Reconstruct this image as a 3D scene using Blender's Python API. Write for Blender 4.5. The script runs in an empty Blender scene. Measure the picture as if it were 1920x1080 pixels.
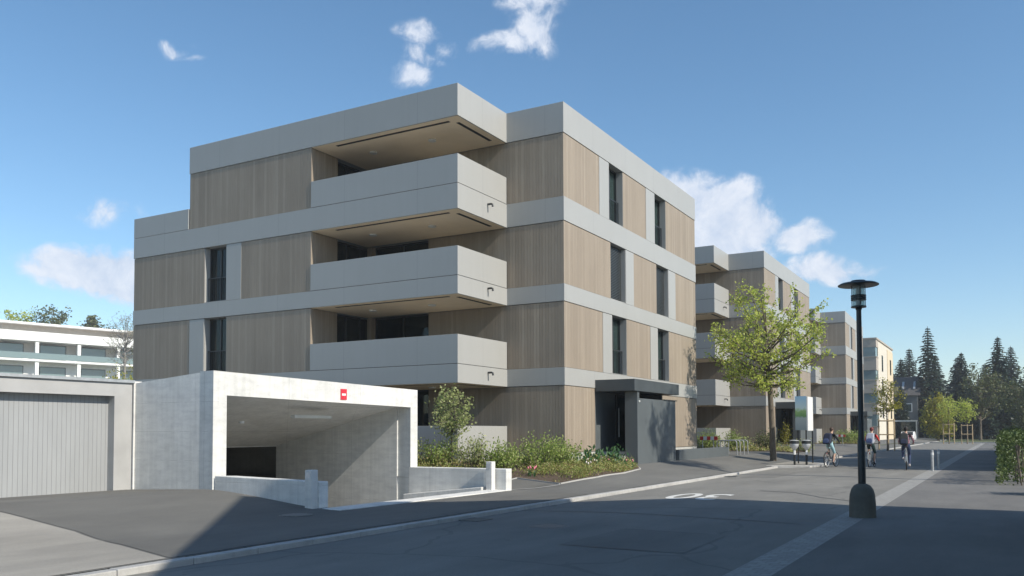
import bpy, bmesh, math, random
import numpy as np
from mathutils import Vector, Matrix
R = math.radians
scene = bpy.context.scene
col = scene.collection

# ------------------------------------------------------------------ camera
F_PX, CY_PX, YAW, PITCH, ROLL = 1614.42, 745.59, 0.520121, 0.039887, -0.003135
CAM = Vector((12.8122, -25.9435, 1.0041))
fw = Vector((-math.sin(YAW)*math.cos(PITCH), math.cos(YAW)*math.cos(PITCH), math.sin(PITCH)))
r0 = Vector((math.cos(YAW), math.sin(YAW), 0)); u0 = r0.cross(fw)
rt = math.cos(ROLL)*r0 + math.sin(ROLL)*u0
up = -math.sin(ROLL)*r0 + math.cos(ROLL)*u0
cd = bpy.data.cameras.new('camera'); cam = bpy.data.objects.new('camera', cd); col.objects.link(cam)
M = Matrix.Identity(4)
for i in range(3):
    M[i][0] = rt[i]; M[i][1] = up[i]; M[i][2] = -fw[i]; M[i][3] = CAM[i]
cam.matrix_world = M
cd.sensor_width = 36; cd.lens = F_PX/1920*36; cd.shift_y = (CY_PX-540)/1920
cd.clip_start = 0.1; cd.clip_end = 6000
scene.camera = cam

# ------------------------------------------------------------------ light
SUN_TRAVEL = Vector((-1, 0.085, -0.78)).normalized()
SUN_EL = math.asin(-SUN_TRAVEL.z)
to_sun = -SUN_TRAVEL
SUN_ROT = math.atan2(to_sun.x, to_sun.y)
sd = bpy.data.lights.new('sun', 'SUN'); sd.energy = 4.6; sd.angle = R(0.55); sd.color = (1.0, 0.93, 0.81)
so = bpy.data.objects.new('sun', sd); col.objects.link(so)
so.rotation_euler = SUN_TRAVEL.to_track_quat('-Z', 'Y').to_euler()
so.location = (60, -10, 60)

scene.view_settings.view_transform = 'Standard'; scene.view_settings.look = 'None'
scene.view_settings.gamma = 1; scene.view_settings.exposure = 0.27
scene.render.film_transparent = False
scene.cycles.max_bounces = 8; scene.cycles.diffuse_bounces = 4; scene.cycles.transparent_max_bounces = 16
scene.cycles.use_denoising = True

# ------------------------------------------------------------------ world: sky and clouds
w = bpy.data.worlds.new('World'); scene.world = w; w.use_nodes = True
nt = w.node_tree; N = nt.nodes; L = nt.links
for n in list(N): N.remove(n)
def nd(t, **k):
    n = N.new(t)
    for a, b in k.items(): setattr(n, a, b)
    return n
out = nd('ShaderNodeOutputWorld'); bg = nd('ShaderNodeBackground')
sky = nd('ShaderNodeTexSky', sky_type='NISHITA', sun_disc=False, sun_elevation=SUN_EL, sun_rotation=SUN_ROT,
         altitude=450, air_density=1.0, dust_density=0.6, ozone_density=2.2)
SKY_STR = 0.135
bg.inputs['Strength'].default_value = SKY_STR
tc = nd('ShaderNodeTexCoord')
def vm(op, a, b=None):
    n = nd('ShaderNodeVectorMath', operation=op)
    if isinstance(a, (tuple, list, Vector)): n.inputs[0].default_value = tuple(a)
    else: L.new(a, n.inputs[0])
    if b is not None:
        if isinstance(b, (tuple, list, Vector)): n.inputs[1].default_value = tuple(b)
        else: L.new(b, n.inputs[1])
    return n
def mt(op, a, b=None, clamp=False):
    n = nd('ShaderNodeMath', operation=op, use_clamp=clamp)
    for i, v in enumerate((a, b)):
        if v is None: continue
        if isinstance(v, (int, float)): n.inputs[i].default_value = v
        else: L.new(v, n.inputs[i])
    return n.outputs[0]
D = tc.outputs['Generated']
# each cloud puff: direction in the sky, angular half width and half height, how thick it is
PUFFS = [((-0.7194, 0.5745, 0.3903), .020, .010, .55), ((-.712, .588, .385), .026, .005, .40), ((-.705,.588,.396),.010,.010,.22),
         ((-0.5368, 0.7287, 0.4252), .026, .017, .80), ((-0.541, 0.739, 0.402), .024, .022, .62), ((-.512, .751, .411), .022, .017, .42),
         ((-.516,.757,.3985),.014,.009,.42),
         ((-0.546, 0.7441, 0.385), .027, .017, .95),
         ((-0.4572, 0.7858, 0.4169), .040, .016, .85), ((-.4280, .7950, .4290), .034, .034, .95), ((-.425,.783,.454), .042, .022, .75),
         ((-0.310, 0.922, 0.2408), .092, .054, 2.0), ((-.262, .940, .226), .068, .038, 1.8), ((-.285,.935,.205),.085,.040,1.5),
         ((-.36,.90,.262),.05,.04,1.1),
         ((-0.1889, 0.9596, 0.2083), .037, .022, 1.3), ((-.212,.956,.212),.030,.010,.55), ((-.24, .94, .245), .03, .02, .35),
         ((-0.1639, 0.9712, 0.1728), .054, .020, 1.25), ((-.125,.977,.171),.03,.012,.6),
         ((-0.7982, 0.558, 0.227), .042, .020, .55), ((-0.8092, 0.5638, 0.1652), .085, .032, 1.7), ((-.79,.59,.155),.07,.026,1.4),
         ((-.905,.38,.20),.06,.02,.7), ((.30,.93,.2),.09,.03,.9), ((.6,.7,.3),.12,.05,.9), ((.2,-.9,.3),.2,.08,1.0)]
noise = nd('ShaderNodeTexNoise'); noise.inputs['Scale'].default_value = 34; noise.inputs['Detail'].default_value = 12
noise.inputs['Roughness'].default_value = .64
warp = nd('ShaderNodeTexNoise'); warp.inputs['Scale'].default_value = 16; warp.inputs['Detail'].default_value = 3
L.new(D, warp.inputs['Vector'])
wv = vm('SCALE', vm('SUBTRACT', warp.outputs['Color'], (.5, .5, .5)).outputs[0]); wv.inputs['Scale'].default_value = .040
Dw = vm('ADD', D, wv.outputs[0]).outputs[0]
L.new(Dw, noise.inputs['Vector'])
acc = None
for (d, rx, ry, th) in PUFFS:
    c = Vector(d).normalized(); a = c.cross(Vector((0, 0, 1))).normalized(); b = a.cross(c)
    va = mt('POWER', mt('ABSOLUTE', vm('DOT_PRODUCT', vm('SUBTRACT', Dw, c).outputs[0], a/rx).outputs['Value']), 2.0)
    vb = mt('POWER', mt('ABSOLUTE', vm('DOT_PRODUCT', vm('SUBTRACT', Dw, c).outputs[0], b/ry).outputs['Value']), 2.0)
    front = mt('GREATER_THAN', vm('DOT_PRODUCT', Dw, c).outputs['Value'], .5)
    v = mt('MULTIPLY', mt('MULTIPLY', mt('SUBTRACT', 1.12, mt('SQRT', mt('ADD', va, vb)), clamp=True), th), front)
    acc = v if acc is None else mt('MAXIMUM', acc, v)
nz = mt('MULTIPLY', mt('SUBTRACT', noise.outputs['Fac'], .5), 2.1)
has = mt('MULTIPLY', acc, 2.6, clamp=True)
dens = mt('ADD', acc, mt('MULTIPLY', nz, has))
mr = nd('ShaderNodeMapRange', interpolation_type='SMOOTHSTEP')
mr.inputs['From Min'].default_value = .10; mr.inputs['From Max'].default_value = .95; mr.inputs['To Max'].default_value = .93
L.new(dens, mr.inputs['Value'])
hs = nd('ShaderNodeHueSaturation'); hs.inputs['Hue'].default_value = .4935; hs.inputs['Saturation'].default_value = 1.13; hs.inputs['Value'].default_value = 1.02
L.new(sky.outputs[0], hs.inputs['Color'])
mix = nd('ShaderNodeMix', data_type='RGBA')
L.new(mr.outputs['Result'], mix.inputs['Factor']); L.new(hs.outputs[0], mix.inputs['A'])
shade = nd('ShaderNodeMix', data_type='RGBA')
L.new(mt('MULTIPLY', mt('SUBTRACT', noise.outputs['Fac'], .36), 3.4, clamp=True), shade.inputs['Factor'])
shade.inputs['A'].default_value = (.52/SKY_STR, .60/SKY_STR, .74/SKY_STR, 1)
shade.inputs['B'].default_value = (.72/SKY_STR, .76/SKY_STR, .84/SKY_STR, 1)
L.new(shade.outputs['Result'], mix.inputs['B'])
L.new(mix.outputs['Result'], bg.inputs['Color']); L.new(bg.outputs[0], out.inputs[0])

# ------------------------------------------------------------------ materials
MATS = {}
class NB:
    def __init__(s, name, rough=.6, metal=0.0):
        s.m = bpy.data.materials.new(name); s.m.use_nodes = True
        s.t = s.m.node_tree; s.n = s.t.nodes; s.b = s.n['Principled BSDF']
        s.b.inputs['Roughness'].default_value = rough; s.b.inputs['Metallic'].default_value = metal
        MATS[name] = s.m
    def new(s, t, ins=None, **k):
        n = s.n.new(t)
        for a, b in k.items(): setattr(n, a, b)
        for a, b in (ins or {}).items():
            if hasattr(b, 'is_output'): s.t.links.new(b, n.inputs[a])
            else: n.inputs[a].default_value = b
        return n
    def coord(s, scale=(1, 1, 1), kind='Object'):
        c = s.new('ShaderNodeTexCoord')
        return s.new('ShaderNodeMapping', {'Vector': c.outputs[kind], 'Scale': scale}).outputs[0]
    def noise(s, v, sc, det=4, rough=.55):
        return s.new('ShaderNodeTexNoise', {'Vector': v, 'Scale': sc, 'Detail': det, 'Roughness': rough}).outputs['Fac']
    def ramp(s, f, stops):
        n = s.new('ShaderNodeValToRGB', {'Fac': f}); e = n.color_ramp.elements
        while len(e) < len(stops): e.new(.5)
        for x, (p, c) in zip(e, stops): x.position = p; x.color = (*c, 1) if len(c) == 3 else c
        return n.outputs[0]
    def math(s, op, a, b=0.0, clamp=False):
        return s.new('ShaderNodeMath', {0: a, 1: b}, operation=op, use_clamp=clamp).outputs[0]
    def mix(s, f, a, b, blend='MIX'):
        n = s.new('ShaderNodeMix', data_type='RGBA', blend_type=blend)
        for k, v in (('Factor', f), ('A', a), ('B', b)):
            if hasattr(v, 'is_output'): s.t.links.new(v, n.inputs[k])
            elif k == 'Factor': n.inputs[k].default_value = v
            else: n.inputs[k].default_value = (*v, 1)
        return n.outputs['Result']
    def color(s, c):
        if hasattr(c, 'is_output'): s.t.links.new(c, s.b.inputs['Base Color'])
        else: s.b.inputs['Base Color'].default_value = (*c, 1)
    def bump(s, h, st=.3, dist=.01):
        n = s.new('ShaderNodeBump', {'Height': h, 'Strength': st, 'Distance': dist})
        s.t.links.new(n.outputs[0], s.b.inputs['Normal'])

def plain(name, c, rough=.6, metal=0.0, var=.12, sc=6.0):
    b = NB(name, rough, metal)
    n = b.noise(b.coord(), sc, 5)
    lo = tuple(x*(1-var) for x in c); hi = tuple(min(1, x*(1+var)) for x in c)
    b.color(b.ramp(n, [(.3, lo), (.7, hi)]))
    return b.m

def mk_wood(name, cols):
    b = NB(name, .62)
    c = b.new('ShaderNodeTexCoord').outputs['Object']
    x = b.new('ShaderNodeSeparateXYZ', {0: c})
    s = b.math('ADD', x.outputs[0], x.outputs[1])
    sb = b.math('MULTIPLY', s, 1/.118)
    fl = b.math('FLOOR', sb); fr = b.math('FRACT', sb)
    zf = b.math('FLOOR', b.math('MULTIPLY', x.outputs[2], 1/2.9))
    wn = b.new('ShaderNodeTexWhiteNoise', {'W': b.math('ADD', fl, b.math('MULTIPLY', zf, 57.3))}, noise_dimensions='1D').outputs['Value']
    base = b.ramp(wn, [(0, cols[0]), (.45, cols[1]), (.8, cols[2]), (1, cols[3])])
    gv = b.coord((14, 14, .55))
    g = b.noise(gv, 3.2, 6, .65)
    base = b.mix(.85, base, b.ramp(g, [(.25, (.84, .83, .82)), (.75, (1.13, 1.13, 1.13))]), 'MULTIPLY')
    big = b.noise(b.coord((.5, .5, .25)), 1.4, 3)
    base = b.mix(.7, base, b.ramp(big, [(.3, (.90, .89, .88)), (.7, (1.08, 1.08, 1.08))]), 'MULTIPLY')
    gap = b.math('LESS_THAN', fr, .07)
    base = b.mix(b.math('MULTIPLY', gap, .40), base, (.12, .095, .07))
    b.color(base)
    tri = b.math('MINIMUM', b.math('MULTIPLY', fr, 9.0), 1.0)
    b.bump(b.math('ADD', tri, b.math('MULTIPLY', g, .15)), .8, .012)
    return b.m
mk_wood('wood', [(.272, .226, .175), (.295, .246, .191), (.312, .260, .202), (.342, .288, .226)])

def mk_metal():
    b = NB('metal', .42)
    b.b.inputs['Metallic'].default_value = .0
    c = b.new('ShaderNodeTexCoord').outputs['Object']
    x = b.new('ShaderNodeSeparateXYZ', {0: c})
    s = b.math('ADD', x.outputs[0], x.outputs[1])
    fr = b.math('FRACT', b.math('MULTIPLY', b.math('ADD', s, .72), 1/3.12))
    seam = b.math('LESS_THAN', fr, .0055)
    n = b.noise(b.coord((1, 1, 1)), .7, 4); n2 = b.noise(b.coord((1, 1, 1)), 14, 5)
    base = b.ramp(n, [(.3, (.355, .354, .338)), (.7, (.367, .366, .350))])
    base = b.mix(.12, base, b.ramp(n2, [(.3, (.94, .94, .94)), (.7, (1.05, 1.05, 1.05))]), 'MULTIPLY')
    wn = b.new('ShaderNodeTexWhiteNoise', {'W': b.math('FLOOR', b.math('MULTIPLY', b.math('ADD', s, .72), 1/3.12))}, noise_dimensions='1D').outputs['Value']
    base = b.mix(.8, base, b.ramp(wn, [(0, (.985, .985, .985)), (1, (1.015, 1.015, 1.015))]), 'MULTIPLY')
    st = b.noise(b.coord((3.5, 3.5, .12)), 2.0, 5, .6)
    base = b.mix(.35, base, b.ramp(st, [(.35, (.94, .94, .935)), (.6, (1.01, 1.01, 1.01))]), 'MULTIPLY')
    base = b.mix(b.math('MULTIPLY', seam, .45), base, (.2, .2, .2))
    b.color(base); b.bump(b.math('SUBTRACT', b.math('MULTIPLY', n, .6), seam), .12, .01)
mk_metal()

def mk_concrete(name, lo, hi, rough=.8, board=True):
    b = NB(name, rough)
    v = b.coord()
    n1 = b.noise(v, .9, 6, .65); n2 = b.noise(b.coord((1, 1, 3.2)), 2.6, 6, .6); n3 = b.noise(v, 60, 3)
    base = b.ramp(n1, [(.28, lo), (.72, hi)])
    base = b.mix(.75, base, b.ramp(n2, [(.3, (.82, .82, .83)), (.6, (1.04, 1.04, 1.03))]), 'MULTIPLY')
    base = b.mix(.5, base, b.ramp(n3, [(.25, (.85, .85, .85)), (.6, (1.06, 1.06, 1.06))]), 'MULTIPLY')
    # streaks of run-off
    st = b.noise(b.coord((5, 5, .25)), 2.2, 4)
    base = b.mix(.35, base, b.ramp(st, [(.38, (.78, .78, .77)), (.58, (1, 1, 1))]), 'MULTIPLY')
    h = b.math('ADD', n3, b.math('MULTIPLY', n2, .6))
    if board:
        x = b.new('ShaderNodeSeparateXYZ', {0: b.new('ShaderNodeTexCoord').outputs['Object']})
        ln = b.math('LESS_THAN', b.math('FRACT', b.math('MULTIPLY', b.math('ADD', x.outputs[2], b.math('MULTIPLY', n1, .015)), 1/.62)), .018)
        s = b.math('ADD', x.outputs[0], x.outputs[1])
        ln2 = b.math('LESS_THAN', b.math('FRACT', b.math('MULTIPLY', b.math('ADD', s, .35), 1/2.45)), .005)
        ln = b.math('MAXIMUM', b.math('MULTIPLY', ln, b.math('GREATER_THAN', n2, .5)), ln2)
        base = b.mix(b.math('MULTIPLY', ln, .32), base, (.22, .22, .21))
        h = b.math('SUBTRACT', h, b.math('MULTIPLY', ln, 2.0))
    b.color(base); b.bump(h, .25, .008)
mk_concrete('concrete', (.60, .60, .575), (.74, .735, .71))
mk_concrete('pale_concrete', (.62, .61, .58), (.74, .73, .70), board=False)
mk_concrete('shaded_concrete', (.13, .128, .11), (.21, .205, .18), board=False)  # concrete with the gloom of the deep garage painted into its tone
mk_concrete('kerb_stone', (.36, .355, .34), (.48, .47, .45), board=False)
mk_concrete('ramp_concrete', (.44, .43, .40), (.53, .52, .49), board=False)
mk_concrete('plinth', (.40, .40, .38), (.50, .50, .47), board=False)

def mk_asphalt(name, lo, hi, warm=0, patch=True):
    b = NB(name, .85)
    v = b.coord()
    big = b.noise(v, .35, 5, .6); mid = b.noise(b.coord((1, .25, 1)), 1.3, 5, .65); fine = b.noise(v, 95, 3, .7)
    base = b.ramp(big, [(.3, lo), (.7, hi)])
    base = b.mix(.7, base, b.ramp(mid, [(.3, (.74, .74, .75)), (.7, (1.15, 1.15, 1.13))]), 'MULTIPLY')
    base = b.mix(.7, base, b.ramp(fine, [(.3, (.66, .66, .66)), (.7, (1.3, 1.3, 1.29))]), 'MULTIPLY')
    if patch:
        vo = b.new('ShaderNodeTexVoronoi', {'Vector': b.new('ShaderNodeVectorMath', {0: v, 1: b.new('ShaderNodeTexNoise', {'Vector': v, 'Scale': .8}).outputs['Color']}, operation='ADD').outputs[0], 'Scale': .16}, feature='DISTANCE_TO_EDGE').outputs['Distance']
        crack = b.math('LESS_THAN', vo, .006)
        base = b.mix(b.math('MULTIPLY', crack, .22), base, (.03, .03, .03))
        sp = b.new('ShaderNodeTexVoronoi', {'Vector': v, 'Scale': 1.1}).outputs['Distance']
        base = b.mix(b.math('MULTIPLY', b.math('LESS_THAN', sp, .035), .6), base, (.10, .10, .10))
        oil = b.noise(b.coord((1.0, .35, 1)), 1.9, 6, .7)
        base = b.mix(b.math('MULTIPLY', b.math('GREATER_THAN', oil, .64), .22), base, (.07, .07, .07))
    b.color(base); b.bump(fine, .45, .006)
mk_asphalt('asphalt_road', (.176, .171, .157), (.214, .208, .192))
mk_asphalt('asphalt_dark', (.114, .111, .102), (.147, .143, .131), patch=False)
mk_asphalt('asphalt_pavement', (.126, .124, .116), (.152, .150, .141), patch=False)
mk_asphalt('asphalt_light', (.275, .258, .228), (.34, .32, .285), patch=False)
mk_asphalt('asphalt_right', (.13, .127, .122), (.175, .17, .163), patch=False)
mk_asphalt('asphalt_patch', (.148, .144, .133), (.185, .180, .167), patch=False)
def mk_setts():
    b = NB('setts', .8)
    v = b.coord()
    br = b.new('ShaderNodeTexBrick', {'Vector': v, 'Scale': 1.0, 'Mortar Size': .008, 'Brick Width': .15, 'Row Height': .15,
        'Color1': (.27, .265, .25, 1), 'Color2': (.33, .325, .305, 1), 'Mortar': (.235, .23, .22, 1)})
    n = b.noise(v, 20, 5)
    b.color(b.mix(.6, br.outputs['Color'], b.ramp(n, [(.3, (.75, .75, .75)), (.7, (1.15, 1.15, 1.15))]), 'MULTIPLY'))
    b.bump(b.math('ADD', b.math('MULTIPLY', br.outputs['Fac'], -1.0), b.math('MULTIPLY', n, .5)), .5, .01)
mk_setts()
def mk_soil():
    b = NB('soil', .95); n = b.noise(b.coord(), 9, 8, .7)
    b.color(b.ramp(n, [(.3, (.045, .03, .02)), (.7, (.13, .09, .06))])); b.bump(n, .8, .05)
mk_soil()
def mk_grass():
    b = NB('grass', .9); n = b.noise(b.coord(), 3, 8, .7); n2 = b.noise(b.coord(), .2, 4)
    b.color(b.mix(n2, b.ramp(n, [(.3, (.035, .06, .012)), (.7, (.09, .13, .03))]), (.10, .10, .05))); b.bump(n, .8, .05)
mk_grass()

def mk_leaf(name, cols, trans=.35, rough=.5):
    b = NB(name, rough)
    ri = b.new('ShaderNodeNewGeometry').outputs['Random Per Island']
    n = len(cols); c = b.ramp(ri, [(i/(n-1), cc) for i, cc in enumerate(cols)])
    big = b.noise(b.coord(), 1.1, 3)
    c = b.mix(.6, c, b.ramp(big, [(.35, (.72, .76, .70)), (.65, (1.2, 1.18, 1.1))]), 'MULTIPLY')
    b.color(c)
    tr = b.new('ShaderNodeBsdfTranslucent', {'Color': c})
    mx = b.new('ShaderNodeMixShader', {0: trans, 1: b.b.outputs[0], 2: tr.outputs[0]})
    b.t.links.new(mx.outputs[0], b.n['Material Output'].inputs[0])
mk_leaf('leaf_maple', [(.36, .46, .07), (.46, .55, .10), (.58, .63, .16), (.46, .46, .11)], .5)
mk_leaf('leaf_shrub', [(.19, .28, .06), (.27, .37, .08), (.35, .43, .12), (.39, .42, .18)], .5)
mk_leaf('leaf_pale', [(.28, .34, .12), (.38, .43, .17), (.48, .50, .25), (.25, .31, .11)], .5)
mk_leaf('leaf_ground', [(.16, .23, .05), (.25, .31, .07), (.38, .32, .13), (.33, .37, .11), (.34, .20, .13)], .4)
mk_leaf('leaf_bulb', [(.04, .11, .04), (.06, .15, .05), (.08, .17, .07)], .3)
mk_leaf('leaf_yellow', [(.28, .28, .03), (.36, .33, .04), (.24, .26, .03)], .4)
mk_leaf('leaf_far', [(.08, .11, .035), (.12, .14, .05), (.16, .16, .06)], .25)
mk_leaf('leaf_conifer', [(.012, .026, .015), (.021, .042, .021), (.033, .058, .03)], .1)
mk_leaf('leaf_conifer_pale', [(.035, .06, .025), (.05, .075, .035), (.07, .09, .045)], .15)
def mk_bark(name, lo, hi):
    b = NB(name, .9); n = b.noise(b.coord((6, 6, 1.2)), 3.5, 6, .65)
    b.color(b.ramp(n, [(.3, lo), (.7, hi)])); b.bump(n, .9, .02)
mk_bark('bark', (.075, .06, .045), (.19, .16, .12))
mk_bark('bark_dark', (.035, .028, .022), (.08, .065, .05))
mk_bark('bark_grey', (.16, .15, .14), (.30, .28, .26))
mk_bark('timber', (.36, .27, .16), (.52, .41, .26))

plain('dark_metal', (.094, .107, .112), .5, .0, .10, 1.2)
plain('canopy_metal', (.060, .070, .075), .5, .0, .12, 1.2)
plain('black_paint', (.018, .020, .021), .38, 0, .15, 8)
plain('core', (.022, .022, .022), .8)
plain('frame', (.030, .033, .035), .4)
plain('joint', (.05, .05, .05), .7)
mk_concrete('foot_concrete', (.085, .078, .06), (.19, .175, .145), board=False)
plain('soffit', (.84, .69, .49), .7, 0, .05, 1.5)
plain('curtain', (.62, .68, .68), .8, 0, .2, 12)
plain('blind', (.050, .056, .058), .4, 0, .08, 3)
plain('steel', (.60, .61, .62), .38, .35, .08, 9)
plain('galvanised', (.48, .49, .49), .45, .55, .15, 9)
plain('white_paint', (.78, .78, .76), .55, 0, .05, 5)
plain('white_render', (.74, .73, .70), .8, 0, .06, 2)
plain('grey_render', (.37, .37, .365), .8, 0, .10, 1.5)
plain('cream_render', (.62, .52, .37), .8, 0, .06, 1.5)
plain('beige_cladding', (.40, .35, .295), .7, 0, .08, 2)
plain('beige_white', (.60, .555, .47), .8, 0, .06, 1.5)
plain('orange_render', (.55, .27, .15), .8, 0, .08, 1.5)
plain('house_grey', (.12, .125, .125), .8, 0, .15, 1)
plain('roof_tile', (.07, .065, .062), .8, 0, .2, 4)
plain('red_paint', (.62, .035, .03), .45, 0, .06, 10)
plain('red_sign', (.60, .03, .05), .45, 0, .05, 10)
plain('tyre', (.018, .018, .018), .8)
plain('skin', (.52, .33, .24), .55, 0, .06, 20)
plain('hair_brown', (.06, .032, .018), .6, 0, .3, 60)
plain('hair_dark', (.014, .011, .009), .6, 0, .3, 60)
plain('hair_red', (.16, .03, .028), .55, 0, .3, 60)
plain('cloth_navy', (.016, .022, .05), .85, 0, .25, 25)
plain('cloth_blue', (.045, .07, .16), .8, 0, .2, 25)
plain('cloth_dark', (.022, .026, .027), .85, 0, .25, 25)
plain('cloth_red', (.62, .045, .04), .8, 0, .15, 20)
plain('cloth_aqua', (.36, .56, .60), .8, 0, .12, 20)
plain('cloth_grey', (.34, .36, .42), .8, 0, .25, 30)
plain('cloth_denim', (.035, .055, .12), .85, 0, .2, 30)
plain('cloth_green', (.02, .05, .045), .85, 0, .2, 30)
plain('shoe_dark', (.02, .02, .022), .7)
plain('shoe_white', (.62, .58, .58), .7)
plain('eye_white', (.7, .7, .68), .3, 0, .02)
plain('frame_black', (.02, .022, .022), .35)
plain('frame_silver', (.45, .48, .48), .35, .5)
plain('frame_red', (.30, .03, .03), .35)
plain('petal_pink', (.66, .20, .26), .5, 0, .25, 30)
plain('petal_white', (.75, .66, .62), .5, 0, .1, 30)
plain('lamp_diffuser', (.66, .66, .62), .4, 0, .04)
plain('parasol', (.62, .55, .44), .8, 0, .08)
plain('car_white', (.78, .78, .78), .25, 0, .03)
def mk_plaid():
    b = NB('cloth_plaid', .85)
    v = b.coord()
    x = b.new('ShaderNodeSeparateXYZ', {0: v})
    a = b.math('LESS_THAN', b.math('FRACT', b.math('MULTIPLY', x.outputs[0], 11.0)), .42)
    c = b.math('LESS_THAN', b.math('FRACT', b.math('MULTIPLY', x.outputs[2], 11.0)), .42)
    b.color(b.ramp(b.math('MULTIPLY', b.math('ADD', a, c), .5), [(0, (.50, .40, .42)), (.5, (.30, .12, .16)), (1, (.10, .035, .06))]))
mk_plaid()
def mk_glass(name, tint=(.02, .028, .028), alpha=.62):
    b = NB(name, .03)
    b.color(tint); b.b.inputs['Specular IOR Level'].default_value = .8
    tr = b.new('ShaderNodeBsdfTransparent', {'Color': (.70, .78, .76, 1)})
    mx = b.new('ShaderNodeMixShader', {0: alpha, 1: b.b.outputs[0], 2: tr.outputs[0]})
    n = b.noise(b.coord(), 1.2, 2); b.bump(n, .03, .02)
    b.t.links.new(mx.outputs[0], b.n['Material Output'].inputs[0])
mk_glass('glass')
mk_glass('glass_pale', (.20, .27, .28), .15)
mk_glass('lamp_glass', (.5, .5, .48), .6)
def mk_boards():
    b = NB('door_boards', .5)
    x = b.new('ShaderNodeSeparateXYZ', {0: b.new('ShaderNodeTexCoord').outputs['Object']})
    fr = b.math('FRACT', b.math('MULTIPLY', b.math('ADD', x.outputs[1], x.outputs[0]), 1/.10))
    n = b.noise(b.coord((1, 1, .3)), 2, 4)
    b.color(b.mix(b.math('MULTIPLY', b.math('LESS_THAN', fr, .1), .6), b.ramp(n, [(.3, (.30, .31, .315)), (.7, (.35, .36, .365))]), (.2, .2, .2)))
    b.bump(b.math('MINIMUM', b.math('MULTIPLY', fr, 8.0), 1.0), .8, .01)
mk_boards()
def mk_poster():
    b = NB('poster', .35)
    x = b.new('ShaderNodeSeparateXYZ', {0: b.new('ShaderNodeTexCoord').outputs['Object']})
    n = b.noise(b.coord(), 9, 5)
    z = b.math('ADD', x.outputs[2], b.math('MULTIPLY', b.math('SUBTRACT', n, .5), .30))
    f = b.new('ShaderNodeMapRange', {'Value': z, 'From Min': 0.0, 'From Max': 1.5}).outputs[0]
    b.color(b.ramp(f, [(0, (.22, .27, .28)), (.36, (.32, .36, .36)), (.42, (.12, .26, .08)), (.56, (.28, .42, .16)), (.66, (.50, .62, .62)), (1, (.30, .52, .70))]))
mk_poster()

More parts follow.
